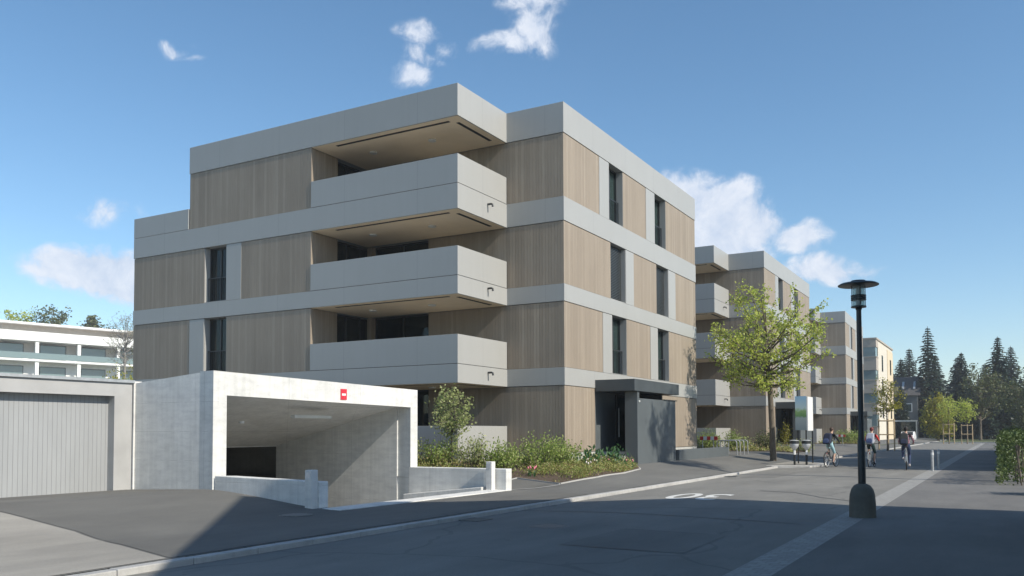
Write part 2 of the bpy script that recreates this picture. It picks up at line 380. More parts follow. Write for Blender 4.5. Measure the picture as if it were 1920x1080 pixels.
# ------------------------------------------------------------------ mesh helpers
class MB:
    def __init__(s): s.v = []; s.f = []; s.mi = []
    def add(s, vs, fs, mi=0):
        o = len(s.v); s.v += [tuple(p) for p in vs]; s.f += [tuple(i+o for i in f) for f in fs]; s.mi += [mi]*len(fs); return s
    def box(s, x0, x1, y0, y1, z0, z1, mi=0):
        return s.add([(x0, y0, z0), (x1, y0, z0), (x1, y1, z0), (x0, y1, z0), (x0, y0, z1), (x1, y0, z1), (x1, y1, z1), (x0, y1, z1)],
                     [(0, 3, 2, 1), (4, 5, 6, 7), (0, 1, 5, 4), (1, 2, 6, 5), (2, 3, 7, 6), (3, 0, 4, 7)], mi)
    def prism(s, poly, z0, z1, mi=0):      # poly counter-clockwise; z1 may be a list
        n = len(poly); zs = z1 if isinstance(z1, (list, tuple)) else [z1]*n
        zb = z0 if isinstance(z0, (list, tuple)) else [z0]*n
        return s.add([(x, y, b) for (x, y), b in zip(poly, zb)]+[(x, y, z) for (x, y), z in zip(poly, zs)],
                     [tuple(range(n-1, -1, -1)), tuple(range(n, 2*n))]+[(i, (i+1) % n, n+(i+1) % n, n+i) for i in range(n)], mi)
    def tube(s, pts, rad, seg=8, mi=0, cap=True):
        pts = [Vector(p) for p in pts]; n = len(pts)
        rad = rad if isinstance(rad, (list, tuple)) else [rad]*n
        vs = []; a = None
        for i, p in enumerate(pts):
            t = (pts[min(i+1, n-1)]-pts[max(i-1, 0)]).normalized()
            if a is None:
                a = t.cross(Vector((0, 0, 1)) if abs(t.z) < .9 else Vector((1, 0, 0))).normalized()
            else:
                a = (a - t*a.dot(t)).normalized()
            b = t.cross(a)
            for k in range(seg):
                an = 2*math.pi*k/seg; vs.append(p+(a*math.cos(an)+b*math.sin(an))*rad[i])
        fs = [(i*seg+k, i*seg+(k+1) % seg, (i+1)*seg+(k+1) % seg, (i+1)*seg+k) for i in range(n-1) for k in range(seg)]
        if cap: fs += [tuple(range(seg-1, -1, -1)), tuple((n-1)*seg+k for k in range(seg))]
        return s.add(vs, fs, mi)
    def lathe(s, prof, c=(0, 0, 0), seg=20, mi=0):
        vs = []; n = len(prof)
        for (r, z) in prof:
            for k in range(seg):
                an = 2*math.pi*k/seg; vs.append((c[0]+max(r, 1e-4)*math.cos(an), c[1]+max(r, 1e-4)*math.sin(an), c[2]+z))
        fs = [(i*seg+k, i*seg+(k+1) % seg, (i+1)*seg+(k+1) % seg, (i+1)*seg+k) for i in range(n-1) for k in range(seg)]
        fs += [tuple(range(seg-1, -1, -1)), tuple((n-1)*seg+k for k in range(seg))]
        return s.add(vs, fs, mi)
    def ellip(s, c, r, seg=12, ring=8, mi=0):
        prof = [(math.sin(math.pi*i/ring), -math.cos(math.pi*i/ring)) for i in range(ring+1)]
        vs = []
        for (pr, z) in prof:
            for k in range(seg):
                an = 2*math.pi*k/seg
                vs.append((c[0]+r[0]*max(pr, 1e-3)*math.cos(an), c[1]+r[1]*max(pr, 1e-3)*math.sin(an), c[2]+r[2]*z))
        return s.add(vs, [(i*seg+k, i*seg+(k+1) % seg, (i+1)*seg+(k+1) % seg, (i+1)*seg+k) for i in range(ring) for k in range(seg)], mi)
    def torus(s, c, Rr, r, seg=28, s2=8, mi=0):      # ring in the y-z plane
        vs = []
        for i in range(seg):
            a = 2*math.pi*i/seg
            for k in range(s2):
                b = 2*math.pi*k/s2; q = Rr+r*math.cos(b)
                vs.append((c[0]+r*math.sin(b), c[1]+q*math.cos(a), c[2]+q*math.sin(a)))
        return s.add(vs, [(i*s2+k, ((i+1) % seg)*s2+k, ((i+1) % seg)*s2+(k+1) % s2, i*s2+(k+1) % s2) for i in range(seg) for k in range(s2)], mi)
    def build(s, name, mats, parent=None, smooth=False, bevel=0, loc=None):
        me = bpy.data.meshes.new(name); me.from_pydata(s.v, [], s.f)
        for m in ([mats] if isinstance(mats, str) else mats): me.materials.append(MATS[m])
        if any(s.mi): me.polygons.foreach_set('material_index', s.mi)
        me.update()
        if smooth:
            me.polygons.foreach_set('use_smooth', [True]*len(me.polygons))
            try: me.set_sharp_from_angle(angle=R(40))
            except Exception: pass
        o = bpy.data.objects.new(name, me); col.objects.link(o)
        if parent: o.parent = parent
        if loc: o.location = loc
        if bevel:
            b = o.modifiers.new('bevel', 'BEVEL'); b.width = bevel; b.segments = 2; b.limit_method = 'ANGLE'; b.angle_limit = R(40)
        return o
def tag(o, label, cat, group=None, kind=None):
    if label: o['label'] = label
    if cat: o['category'] = cat
    if group: o['group'] = group
    if kind: o['kind'] = kind
    return o
def empty(name, loc, label, cat, group=None, rz=0):
    o = bpy.data.objects.new(name, None); col.objects.link(o); o.location = loc; o.rotation_euler.z = rz
    o.empty_display_size = .2
    return tag(o, label, cat, group)
def kids(o): return [c for c in bpy.data.objects if c.parent == o]
def copy_tree(o, loc=None, label=None, parent=None, rz=None, group=None):
    c = o.copy(); col.objects.link(c)
    if parent: c.parent = parent
    for ch in kids(o):
        if ch != c: copy_tree(ch, parent=c)
    if loc is not None: c.location = loc
    if rz is not None: c.rotation_euler.z = rz
    if label: c['label'] = label
    if group: c['group'] = group
    return c
def structure(o, label=None, cat=None): o['kind'] = 'structure'; return tag(o, label, cat)
def sstep(a, b, x):
    t = max(0, min(1, (x-a)/(b-a))); return t*t*(3-2*t)

# ------------------------------------------------------------------ ground
def hl(x, y):      # pavement and yard height left of the street
    if x >= 4.35: return -.465
    a = -.465 + .315*min(1, (4.35-x)/2.8)                           # in front of the houses
    bq = -.465 + .305*sstep(-2.4, 1.8, -x) - .03*max(0, min(3, -1.5-x))      # yard before the ramp
    t = sstep(-6.5, -2.5, y)
    return bq*(1-t)+a*t
def sheet(name, xs, ys, zf, mat, hole=None, label=None):
    v = [(x, y, zf(x, y)) for y in ys for x in xs]; nx = len(xs); f = []
    for j in range(len(ys)-1):
        for i in range(nx-1):
            cx, cy = (xs[i]+xs[i+1])/2, (ys[j]+ys[j+1])/2
            if hole and hole(cx, cy): continue
            f.append((j*nx+i, j*nx+i+1, (j+1)*nx+i+1, (j+1)*nx+i))
    o = MB().add(v, f).build(name, mat, smooth=True)
    return structure(o)
def lin(a, b, n): return [a+(b-a)*i/n for i in range(n+1)]
def uniq(l): return sorted(set(round(q, 4) for q in l))
structure(MB().add([(-2500, -2500, -3.2), (2500, -2500, -3.2), (2500, 2500, -3.2), (-2500, 2500, -3.2)], [(0, 1, 2, 3)]).build('ground', 'grass'))
def gsheet():
    xs = uniq([-160, -90, -60, -40, 4.3]+lin(-22, 4.3, 53)+[-19, 1.55, -1.4]); ys = uniq([-60, -40, -30]+lin(-22, 12, 68)+[14, 17, 20, 24, 28, 34, 40, 60, 90, 130, 170]+[-13.35, -7.4])
    return sheet('pavement', xs, ys, lambda x, y: hl(x, y), 'asphalt_pavement', hole=lambda x, y: -19 < x < 1.55 and -13.35 < y < -7.4)
gsheet()
RX0, RX1 = 4.55, 10.17
sheet('road', lin(RX0, RX1, 12), uniq(lin(-60, 20, 40)+[30, 45, 60, 90, 130, 170]), lambda x, y: -.53+.03*math.sin(math.pi*(x-RX0)/(RX1-RX0)), 'asphalt_road')
sheet('gutter_strip', [RX1, 10.40, 10.63], uniq(lin(-60, 20, 40)+[40, 60, 90, 130, 170]), lambda x, y: -.527+.01*(x-RX1), 'setts')
sheet('pavement', [10.63, 12, 14, 18, 40, 120], uniq([-80, -40, -20, 0, 20, 40, 60, 90, 130, 170]), lambda x, y: -.52, 'asphalt_right')
# kerb stones along the left edge of the street
rng = random.Random(3)
kb = MB(); y = -60
while y < 170:
    l = 1.0
    if not (10.6 < y < 16.4): kb.box(4.385, 4.545, y+.004, y+l-.004, -.70, -.455+rng.uniform(-.003, .003))
    y += l
structure(kb.build('kerb', 'kerb_stone', bevel=.012))
# darker asphalt of the yard and of the drive between the houses
def over(name, poly, mat, dz=.004, n=10, zf=hl):
    bm = bmesh.new()
    vs = [bm.verts.new((x, y, 0)) for x, y in poly]; bm.faces.new(vs)
    x0 = min(p[0] for p in poly); x1 = max(p[0] for p in poly); y0 = min(p[1] for p in poly); y1 = max(p[1] for p in poly)
    for i in range(1, n):
        g = bm.verts[:]+bm.edges[:]+bm.faces[:]
        bmesh.ops.bisect_plane(bm, geom=g, plane_co=(x0+(x1-x0)*i/n, 0, 0), plane_no=(1, 0, 0))
        g = bm.verts[:]+bm.edges[:]+bm.faces[:]
        bmesh.ops.bisect_plane(bm, geom=g, plane_co=(0, y0+(y1-y0)*i/n, 0), plane_no=(0, 1, 0))
    for v in bm.verts: v.co.z = zf(v.co.x, v.co.y)+dz
    me = bpy.data.meshes.new(name); bm.to_mesh(me); bm.free(); me.materials.append(MATS[mat])
    me.polygons.foreach_set('use_smooth', [True]*len(me.polygons))
    o = bpy.data.objects.new(name, me); col.objects.link(o); return structure(o)
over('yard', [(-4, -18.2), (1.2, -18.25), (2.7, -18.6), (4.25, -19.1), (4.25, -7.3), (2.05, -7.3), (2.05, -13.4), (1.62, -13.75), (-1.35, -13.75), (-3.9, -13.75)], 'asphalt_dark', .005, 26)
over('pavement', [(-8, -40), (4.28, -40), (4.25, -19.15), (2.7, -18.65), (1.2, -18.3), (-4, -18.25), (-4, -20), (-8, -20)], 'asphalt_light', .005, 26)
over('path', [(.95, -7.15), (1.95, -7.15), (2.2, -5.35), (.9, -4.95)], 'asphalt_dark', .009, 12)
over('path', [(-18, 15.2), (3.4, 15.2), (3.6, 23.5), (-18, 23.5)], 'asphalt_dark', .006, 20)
for (p, q) in (((1.95, -7.2), (2.45, -5.28)),):
    d = Vector((q[0]-p[0], q[1]-p[1])).normalized()*.04; nrm = Vector((-d.y, d.x))
    over('edging_strip', [(p[0]+nrm.x, p[1]+nrm.y), (p[0]-nrm.x, p[1]-nrm.y), (q[0]-nrm.x, q[1]-nrm.y), (q[0]+nrm.x, q[1]+nrm.y)], 'kerb_stone', .014, 4)
BED = [(-8.4, -3.0), (-8.4, -7.0), (.85, -7.0), (.9, -4.9), (2.35, -5.1), (2.66, -3.4), (2.62, -1.3), (2.3, .9), (1.5, 2.35), (.02, 2.45), (.02, -.02), (-2.2, -.02), (-2.2, -3.1)]
def bedz(x, y): return hl(x, y)+.012+.15*sstep(.6, -2.0, x)*sstep(-7.2, -4.5, y)
over('planting_bed', BED, 'soil', .02, 16, bedz)
eb = MB()
for i in range(2, 8):
    (ax, ay), (bx, by) = BED[i], BED[i+1]
    n = 6
    for k in range(n):
        x0, y0, x1, y1 = ax+(bx-ax)*k/n, ay+(by-ay)*k/n, ax+(bx-ax)*(k+1)/n, ay+(by-ay)*(k+1)/n
        d = Vector((x1-x0, y1-y0)).normalized()*.035; q = (-d.y, d.x); z0, z1 = hl(x0, y0)+.03, hl(x1, y1)+.03
        eb.prism([(x0+q[0], y0+q[1]), (x0-q[0], y0-q[1]), (x1-q[0], y1-q[1]), (x1+q[0], y1+q[1])], [z0-.2, z0-.2, z1-.2, z1-.2], [z0, z0, z1, z1])
structure(eb.build('edging_strip', 'kerb_stone'))
# kerbed island in the street by the tree
ISL = [(3.0, 12.3), (2.9, 11.2), (4.3, 10.65), (5.75, 11.2), (6.0, 12.3), (5.9, 14.2), (5.0, 16.2), (3.5, 16.2)]
structure(MB().prism(ISL, -.7, -.43).build('kerb', 'kerb_stone', bevel=.02))
ins = [(4.5+(x-4.5)*.84, 13.2+(y-13.2)*.86) for x, y in ISL]
structure(MB().prism(ins, -.45, -.424).build('traffic_island', 'asphalt_light'))
# far pavements seen down the street, lawn strips
over('lawn', [(-14, 59), (3.0, 59), (3.0, 84), (-14, 84)], 'grass', .02, 4)
over('lawn', [(4.9, 93), (30, 93), (30, 165), (4.9, 165)], 'grass', .02, 4)
structure(MB().box(4.6, 30, 92.7, 93.0, -.7, -.38).build('kerb', 'kerb_stone'))
over('lawn', [(-30, 108), (3.6, 108), (3.6, 165), (-30, 165)], 'grass', .02, 4)
plain('dark_line', (.045, .045, .046), .6, 0, .2, 20)
def seam(pts, w_):  # lays a thin dark strip on the road, bitumen seams among others
    m = MB(); v = []; rg_ = random.Random(len(pts))
    fine = []
    for (a, b) in zip(pts[:-1], pts[1:]):
        n = max(2, int((Vector(b)-Vector(a)).length/.25))
        for k in range(n):
            q = Vector(a).lerp(Vector(b), k/n); fine.append((q.x+rg_.gauss(0, .012), q.y+rg_.gauss(0, .02)))
    for (x, y) in fine:
        ww = w_*rg_.uniform(.7, 1.3); z = -.53+.03*math.sin(math.pi*(x-RX0)/(RX1-RX0))+.004
        v += [(x, y-ww/2, z), (x, y+ww/2, z)]
    m.add(v, [(2*i, 2*i+2, 2*i+3, 2*i+1) for i in range(len(fine)-1)])
    return structure(m.build('dark_road_line', 'dark_line'))
seam([(7.4, -3.9), (8.3, -4.1), (9.1, -5.3), (10.1, -6.1)], .07)
seam([(4.7, 11.0), (7.2, 11.35), (10.1, 11.1)], .13)  # thin dark line across the road beside the island
seam([(4.6, -11.2), (6.5, -11.0), (10.1, -11.3)], .05)
def patch(x0, x1, y0, y1, mat):
    zf = lambda x, y: -.53+.03*math.sin(math.pi*(x-RX0)/(RX1-RX0))
    over('road_patch', [(x0, y0), (x1, y0+.06), (x1-.05, y1), (x0+.04, y1-.05)], mat, .0035, 6, zf)
    seam([(x0, y0), (x1, y0+.06)], .03); seam([(x0+.04, y1-.05), (x1-.05, y1)], .03)
patch(7.6, 9.3, -15.6, -13.4, 'asphalt_patch'); patch(5.2, 6.3, 2.4, 6.2, 'asphalt_patch')
# lettering painted on the road: 30, read by drivers coming towards the camera
def road_text(txt, x, y, sx, sy, rz):
    cu = bpy.data.curves.new('letters', 'FONT'); cu.body = txt; cu.align_x = 'CENTER'; cu.align_y = 'CENTER'; cu.size = 1.0; cu.offset = .012
    o = bpy.data.objects.new('letters', cu); col.objects.link(o)
    bpy.context.view_layer.update()
    me = bpy.data.meshes.new_from_object(o.evaluated_get(bpy.context.evaluated_depsgraph_get())); bpy.data.objects.remove(o)
    ca, sa = math.cos(rz), math.sin(rz)
    for v in me.vertices:
        a, b = v.co.x*sx, v.co.y*sy
        X, Y = x+a*ca-b*sa, y+a*sa+b*ca
        v.co = (X, Y, -.53+.03*math.sin(math.pi*(X-RX0)/(RX1-RX0))+.006)
    me.materials.clear(); me.materials.append(MATS['worn_white'])
    q = bpy.data.objects.new('road_marking', me); col.objects.link(q); return structure(q)
def mk_worn():
    b = NB('worn_white', .7); n = b.noise(b.coord(), 22, 6, .7)
    b.color(b.ramp(n, [(.34, (.28, .28, .27)), (.46, (.66, .66, .63))]))
mk_worn()
road_text('30', 6.62, -6.35, 1.35, 2.6, math.pi)
# drain covers
def cover(x, y, r, z, lab):
    t = MB().lathe([(r, -.04), (r, 0), (r-.03, .003), (r-.035, -.002), (r-.06, -.002), (r-.065, .003), (.001, .004)], seg=32)
    o = t.build('manhole_cover', 'galvanised_dark', loc=(x, y, z)); return tag(o, lab, 'manhole cover')
plain('galvanised_dark', (.16, .16, .155), .6, .3, .2, 18)
cover(6.44, -13.63, .33, -.501, 'round iron manhole cover in the shaded road')
def drain(x, y, lab):
    e = empty('drain_grate', (x, y, -.515), lab, 'drain', 'gully grates along the kerb')
    m = MB(); m.box(-.20, .20, -.24, -.20, -.05, .008); m.box(-.20, .20, .20, .24, -.05, .008); m.box(-.20, -.16, -.20, .20, -.05, .008); m.box(.16, .20, -.20, .20, -.05, .008)
    m.build('frame', 'galvanised_dark', e)
    m = MB()
    for k in range(7): m.box(-.16, .16, -.185+.054*k, -.155+.054*k, -.05, .006)
    m.build('bars', 'galvanised_dark', e); MB().box(-.16, .16, -.2, .2, -.06, -.02).build('pit', 'core', e)
drain(4.78, -13.2, 'iron gully grate by the shaded kerb opposite the ramp')
drain(4.78, 3.0, 'iron gully grate by the sunlit kerb before the entrance porch')
cover(1.9, -14.6, .30, hl(1.9, -14.6)+.012, 'round manhole cover in front of the low ramp wall')

# ------------------------------------------------------------------ apartment building
ST = [(.30, 2.58), (3.18, 5.43), (6.02, 8.18), (9.00, 11.20)]
XA, XS, XL, XB, YF, YN = -18.2, -14.88, -8.5, -2.24, -3.12, 14.3
OUT = [(XA, YF), (XB, YF), (XB, 0), (0, 0), (0, YN), (XA, YN)]
OUT4 = [(XS, YF), (XB, YF), (XB, 0), (0, 0), (0, YN), (XS, YN)]
T = .42; IN = .022
def window_part(par, side, a0, a1, z0, z1, plane, mode):
    """side E: opening in a wall facing +x at x=plane, a along y; S: facing -y at y=plane, a along x"""
    def bx(m, p0, p1, q0, q1, r0_, r1_, mi=0):     # p depth inwards, q along, r height
        if side == 'E': m.box(plane-p1, plane-p0, q0, q1, r0_, r1_, mi)
        else: m.box(q0, q1, plane+p0, plane+p1, r0_, r1_, mi)
    fr = MB(); d0, d1 = .29, .37; fw_ = .055
    bx(fr, d0, d1, a0, a1, z1-fw_, z1); bx(fr, d0, d1, a0, a1, z0, z0+fw_)
    bx(fr, d0, d1, a0, a0+fw_, z0+fw_, z1-fw_); bx(fr, d0, d1, a1-fw_, a1, z0+fw_, z1-fw_)
    am = a0+(a1-a0)*(.5 if mode != 'wide' else .5)
    bx(fr, d0, d1, am-.04, am+.04, z0+fw_, z1-fw_)
    f = fr.build('window', 'frame', par)
    g = MB(); bx(g, .325, .335, a0+fw_, am-.04, z0+fw_, z1-fw_); bx(g, .325, .335, am+.04, a1-fw_, z0+fw_, z1-fw_)
    g.build('pane', 'glass', f)
    if mode == 'curtain':
        c = MB(); n = 14; q0, q1 = am+.05, a1-fw_-.01
        for i in range(n):
            u0_, u1_ = q0+(q1-q0)*i/n, q0+(q1-q0)*(i+1)/n; dd = .375+(.03 if i % 2 else 0)
            bx(c, dd, dd+.035, u0_, u1_, z0+.06, z1-.06)
        c.build('curtain', 'curtain', f)
    if mode == 'blind':
        c = MB(); zz = z0+.07
        while zz < z1-.06:
            bx(c, .20, .235, a0+.02, a1-.02, zz, zz+.035); zz += .062
        c.build('blind', 'blind', f)
    if mode != 'wide':
        v = MB(); bx(v, .03, d0, a0, a0+.018, z0+.012, z1-.018); bx(v, .03, d0, a1-.018, a1, z0+.012, z1-.018); bx(v, .03, d0, a0+.018, a1-.018, z0+.012, z0+.03)
        v.build('reveal', 'metal', f)
    if mode in ('curtain', 'plain'):
        r = MB()
        bx(r, .20, .225, a0+.02, a1-.02, z0+.95, z0+.985); bx(r, .20, .225, a0+.02, a1-.02, z0+.06, z0+.09)
        k = 12
        for i in range(k+1):
            q = a0+.02+(a1-a0-.052)*i/k; bx(r, .205, .218, q, q+.012, z0+.09, z0+.95)
        r.build('railing', 'frame', f)
    return f
def runs(lo, hi, cuts):
    o = []; a = lo
    for (c0, c1) in sorted(cuts):
        if c0 > a+1e-4: o.append((a, c0))
        a = c1
    if hi > a+1e-4: o.append((a, hi))
    return o
EASTW = {3: [(2.98, 3.89, 'p'), (3.89, 5.28, 'curtain'), (7.74, 8.78, 'p'), (8.78, 10.18, 'curtain')],
         2: [(4.0, 5.48, 'blind'), (5.48, 6.33, 'p'), (8.94, 10.42, 'blind'), (10.42, 11.37, 'p')],
         1: [(3.22, 4.10, 'p'), (4.10, 5.55, 'curtain'), (8.14, 9.03, 'p'), (9.03, 10.45, 'curtain')],
         0: [(2.50, 7.10, 'dark')]}
SOUTHW = {2: [(-13.99, -12.78, 'plain'), (-12.78, -11.98, 'p')], 1: [(-14.80, -13.98, 'p'), (-13.98, -12.75, 'plain')],
          0: [(-14.80, -13.98, 'p'), (-13.98, -12.75, 'plain')], 3: []}
def apartment(y0, label):
    b = empty('apartment_building', (0, y0, 0), label, 'building', 'flat roofed grey and timber apartment buildings in a row')
    # dark inner walls behind the cladding and joints
    c = MB()
    c.box(XA+T+.05, XL-T-.05, YF+T+.05, YN-T, -.6, 8.9); c.box(XL-T-.05, -T-.05, T+.05, YN-T, -.6, 11.9)
    c.box(XS+T+.05, XL-T-.05, YF+T+.05, YN-T, 8.9, 11.9)
    c.build('inner_wall', 'core', b)
    for k, (z0, z1) in enumerate(ST):
        xw = XS if k == 3 else XA
        wd = []
        zz0, zz1 = z0+.012, z1-.018
        ea = EASTW[k]; sa = SOUTHW[k]
        for (a, e) in runs(T, YN-T, [(p, q) for p, q, _ in ea]): wd.append((-T, -IN, a, e, zz0, zz1))
        wd.append((-5.6, -IN, IN, T, zz0, zz1)); wd.append((XL+.002, XL+.20, IN, T, zz0, zz1))
        wd.append((xw+IN, -IN, YN-T, YN-IN, zz0, zz1))
        wd.append((xw+IN, xw+T, YF+T, YN-T, zz0, zz1))
        for (a, e) in runs(xw+IN, XL, [(p, q) for p, q, _ in sa]): wd.append((a, e, YF+IN, YF+T, zz0, zz1))
        wd.append((XL-T, XL, YF+T, -1.70, zz0, zz1))
        for q in wd: MB().box(*q).build('wood_cladding', 'wood', b)
        for (p, q, m) in ea:
            if m == 'p': MB().box(-T, -.012, p+.006, q-.006, zz0, zz1).build('metal_panel', 'metal', b)
            elif m == 'dark': MB().box(-T, -.02, p, q, z0-.3, zz1).build('dark_panel', 'dark_metal', b)
            else: window_part(b, 'E', p, q, z0, z1, 0, m)
        for (p, q, m) in sa:
            if m == 'p': MB().box(p+.006, q-.006, YF+.012, YF+T, zz0, zz1).build('metal_panel', 'metal', b)
            else: window_part(b, 'S', p, q, z0, z1, YF, m)
        window_part(b, 'S', XL+.20, -5.6, z0, z1, 0, 'wide')
        window_part(b, 'E', -1.70, -.02, z0, z1, XL, 'wide')
    def band(name, outl, z0, z1):
        return MB().prism(outl, z0, z1).build(name, 'metal', b, bevel=.006)
    band('metal_band', OUT, 2.58, 3.18); band('metal_band', OUT, 5.43, 6.02); band('metal_band', OUT, 8.18, 9.00); band('roof_band', OUT4, 11.20, 12.25)
    MB().prism([(x*.985-.1, 5.6+(yy-5.6)*.985) for x, yy in OUT4], 12.25, 12.262).build('roof', 'galvanised', b)
    tp = MB(); tp.box(XA, XS-.03, YF, YF+.14, 9.012, 9.82); tp.box(XA, XA+.14, YF+.14, YN, 9.012, 9.82)
    tp.build('terrace_parapet', 'metal', b, bevel=.006)
    for i, zb in enumerate((3.18, 6.02, 9.00)):
        m = MB(); zt = zb+.955
        m.box(XL+.004, XB, YF, YF+.12, zb+.016, zt); m.box(XB-.12, XB, YF+.12, -.004, zb+.016, zt)
        bal = m.build('balcony', 'metal', b, bevel=.006)
        j = MB(); j.box(XL+.004, XB-.02, YF+.02, YF+.10, zb-.004, zb+.016); j.box(XB-.10, XB-.02, YF+.10, -.004, zb-.004, zb+.016)
        j.build('shadow_joint', 'joint', bal)
        sp = MB(); zc = (ST[i][1]+zb)/2+.12
        sp.tube([(XB-.02, -1.28, zc), (XB+.14, -1.28, zc), (XB+.19, -1.28, zc-.02), (XB+.20, -1.28, zc-.10)], .035, 10)
        sp.build('drain_spout', 'frame', bal, smooth=True)
    for i, zs in enumerate((2.58, 5.43, 8.18, 11.20)):
        s = MB().box(XL+.01, XB-.05, YF+.05, -.01, zs-.012, zs-.002).build('soffit', 'soffit', b)
        q = MB(); q.box(XL+.9, XB-.55, YF+.28, YF+.40, zs-.020, zs-.0125); q.box(XB-.42, XB-.30, YF+.55, -.5, zs-.020, zs-.0125)
        q.build('blind_slot', 'core', s)
        for xx in (-6.9, -4.3):
            MB().lathe([(.13, -.05), (.14, -.045), (.14, 0)], (xx, -1.6, zs-.0125), 20).build('ceiling_lamp', 'lamp_diffuser', s, smooth=True)
    # patio walls on the ground floor, plinth
    p = MB(); p.box(XL+.004, XB, YF, YF+.12, -.5, 1.21); p.box(XB-.12, XB, YF+.12, -.004, -.5, 1.21)
    p.build('patio_wall', 'metal', b, bevel=.006)
    p = MB(); p.box(XA+.03, -.035, .035, YN-.03, -.6, .29); p.box(XA+.03, XL, YF+.03, .035, -.6, .29)
    p.build('plinth', 'plinth', b)
    # entrance porch
    po = MB().box(.001, 1.52, 2.46, 7.20, 2.45, 2.87)
    po = po.build('entrance_porch', 'canopy_metal', b, bevel=.008)
    wl = MB(); wl.box(.98, 1.46, 2.86, 6.92, -.55, 2.20); wl.box(.98, 1.46, 2.86, 3.05, 2.20, 2.45)
    wl.build('porch_wall', 'dark_metal', po, bevel=.006)
    MB().box(1.05, 1.15, 6.2, 6.3, 2.20, 2.45).build('bracket', 'frame', po)
    MB().box(.95, 1.49, 5.6, 7.05, 2.20, 2.235).build('wall_cap', 'frame', po)
    st = MB()
    for k in range(3): st.box(.0, .978, 2.48+.34*k, 2.48+.34*(k+1)+(3.9 if k == 2 else 0), -.5, .02+.13*k)
    st.build('step', 'plinth', po, bevel=.008)
    dr = MB(); dr.box(.02, .06, 4.25, 5.3, .30, 2.40)
    dr = dr.build('door', 'core', po)
    MB().tube([(.11, 4.38, .8), (.11, 4.38, 1.9)], .014, 8).build('handle', 'steel', dr)
    MB().box(.061, .066, 4.45, 5.2, .42, 2.3).build('pane', 'glass', dr)
    MB().box(.0, .978, 6.4, 6.6, .29, 2.45).build('porch_back_wall', 'canopy_metal', po)
    MB().lathe([(.035, 0), (.035, .05), (.02, .06)], (1.475, 3.0, 2.06), 10).build('porch_lamp', 'lamp_diffuser', po)
    return b
B1 = apartment(0, 'nearest grey and timber apartment building, four storeys with stacked corner balconies above the ramp')
B2 = copy_tree(B1, (0, 28.05, 0), 'second grey and timber apartment building, behind the yellow green tree')
B3 = copy_tree(B1, (0, 59.3, 0), 'third and farthest timber and grey block in the row, directly behind the street lamp pole', rz=R(1.5))
tag(MB().box(1.18, 1.50, 7.24, 14.3, -.55, .27).build('low_wall', 'dark_metal', bevel=.01), 'long low dark grey wall beside the entrance porch', 'wall')

# ------------------------------------------------------------------ concrete ramp entrance
g = empty('garage_entrance', (-1.4, -13.5, -.2), 'pale concrete portal of the underground car park ramp', 'garage entrance')
def loc_(m): # shift to the portal's own base point
    m.v = [(x+1.4, y+13.5, z+.2) for x, y, z in m.v]; return m
pl = Vector((-1.42, -13.55)); pr = Vector((-.90, -7.12)); dv = pr-pl
def P(t, d=0): # along the front, d metres inwards
    q = pl+dv*t; n = Vector((dv.y, -dv.x)).normalized(); return (q.x-n.x*d, q.y-n.y*d)
zt0, zt1 = 2.30, 2.14; zb0, zb1 = 1.80, 1.665
DP = .45
fr = MB(); tl, tr_ = .052, .9565
def zl(t, a, b_): return a+(b_-a)*t
fr.prism([P(0, DP), P(0), P(tl), P(tl, DP)], -.6, [zl(0, zt0, zt1), zl(0, zt0, zt1), zl(tl, zt0, zt1), zl(tl, zt0, zt1)])
fr.prism([P(tl, DP), P(tl), P(tr_), P(tr_, DP)], [zl(tl, zb0, zb1)]*2+[zl(tr_, zb0, zb1)]*2, [zl(tl, zt0, zt1)]*2+[zl(tr_, zt0, zt1)]*2)
fr.prism([P(tr_, DP), P(tr_), P(1), P(1, DP)], -1.6, [zl(tr_, zt0, zt1)]*2+[zl(1, zt0, zt1)]*2)
loc_(fr).build('portal_frame', 'concrete', g)
sw = MB()
sw.prism([(-3.86, -13.2), (-3.88, -13.56), P(0, DP+.003)[0:2], (P(tl, DP+.003)[0], -13.2)], -.8, [2.11, 2.11, 2.275, 2.275])
loc_(sw).build('side_wall', 'concrete', g)
rf = MB(); a0, a1 = P(.05, DP+.003), P(1.0, DP+.003)
rf.prism([(-5.8, -13.19), a0[:1]+(-13.19,), a1, (-5.8, -7.05)], [.62, 1.80, 1.665, .62], [2.0, 2.27, 2.10, 1.95])
rf.prism([(-19, -13.19), (-5.8, -13.19), (-5.8, -7.05), (-19, -7.05)], [.60]*4, [1.9, 2.0, 1.95, 1.85])
loc_(rf).build('ramp_ceiling', 'concrete', g)
rw = MB(); rw.prism([(-5.8, -7.40), (-1.37, -7.40), (-1.37, -7.10), (-5.8, -7.10)], -2.8, [.66, 1.72, 1.72, .66])
loc_(rw).build('ramp_wall', 'concrete', g)
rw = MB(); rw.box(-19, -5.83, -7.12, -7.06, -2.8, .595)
loc_(rw).build('garage_wall', 'shaded_concrete', g)  # darkness of the unlit garage depth is painted into this wall
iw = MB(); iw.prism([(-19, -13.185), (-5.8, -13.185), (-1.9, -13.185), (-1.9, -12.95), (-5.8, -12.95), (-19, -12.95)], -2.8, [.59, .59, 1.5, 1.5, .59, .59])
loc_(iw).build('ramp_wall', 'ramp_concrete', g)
bw = MB().box(-19.3, -19.001, -13.19, -7.1, -2.8, .6); loc_(bw).build('ramp_end_wall', 'shaded_concrete', g)  # end wall also coloured dark to stand for lack of light
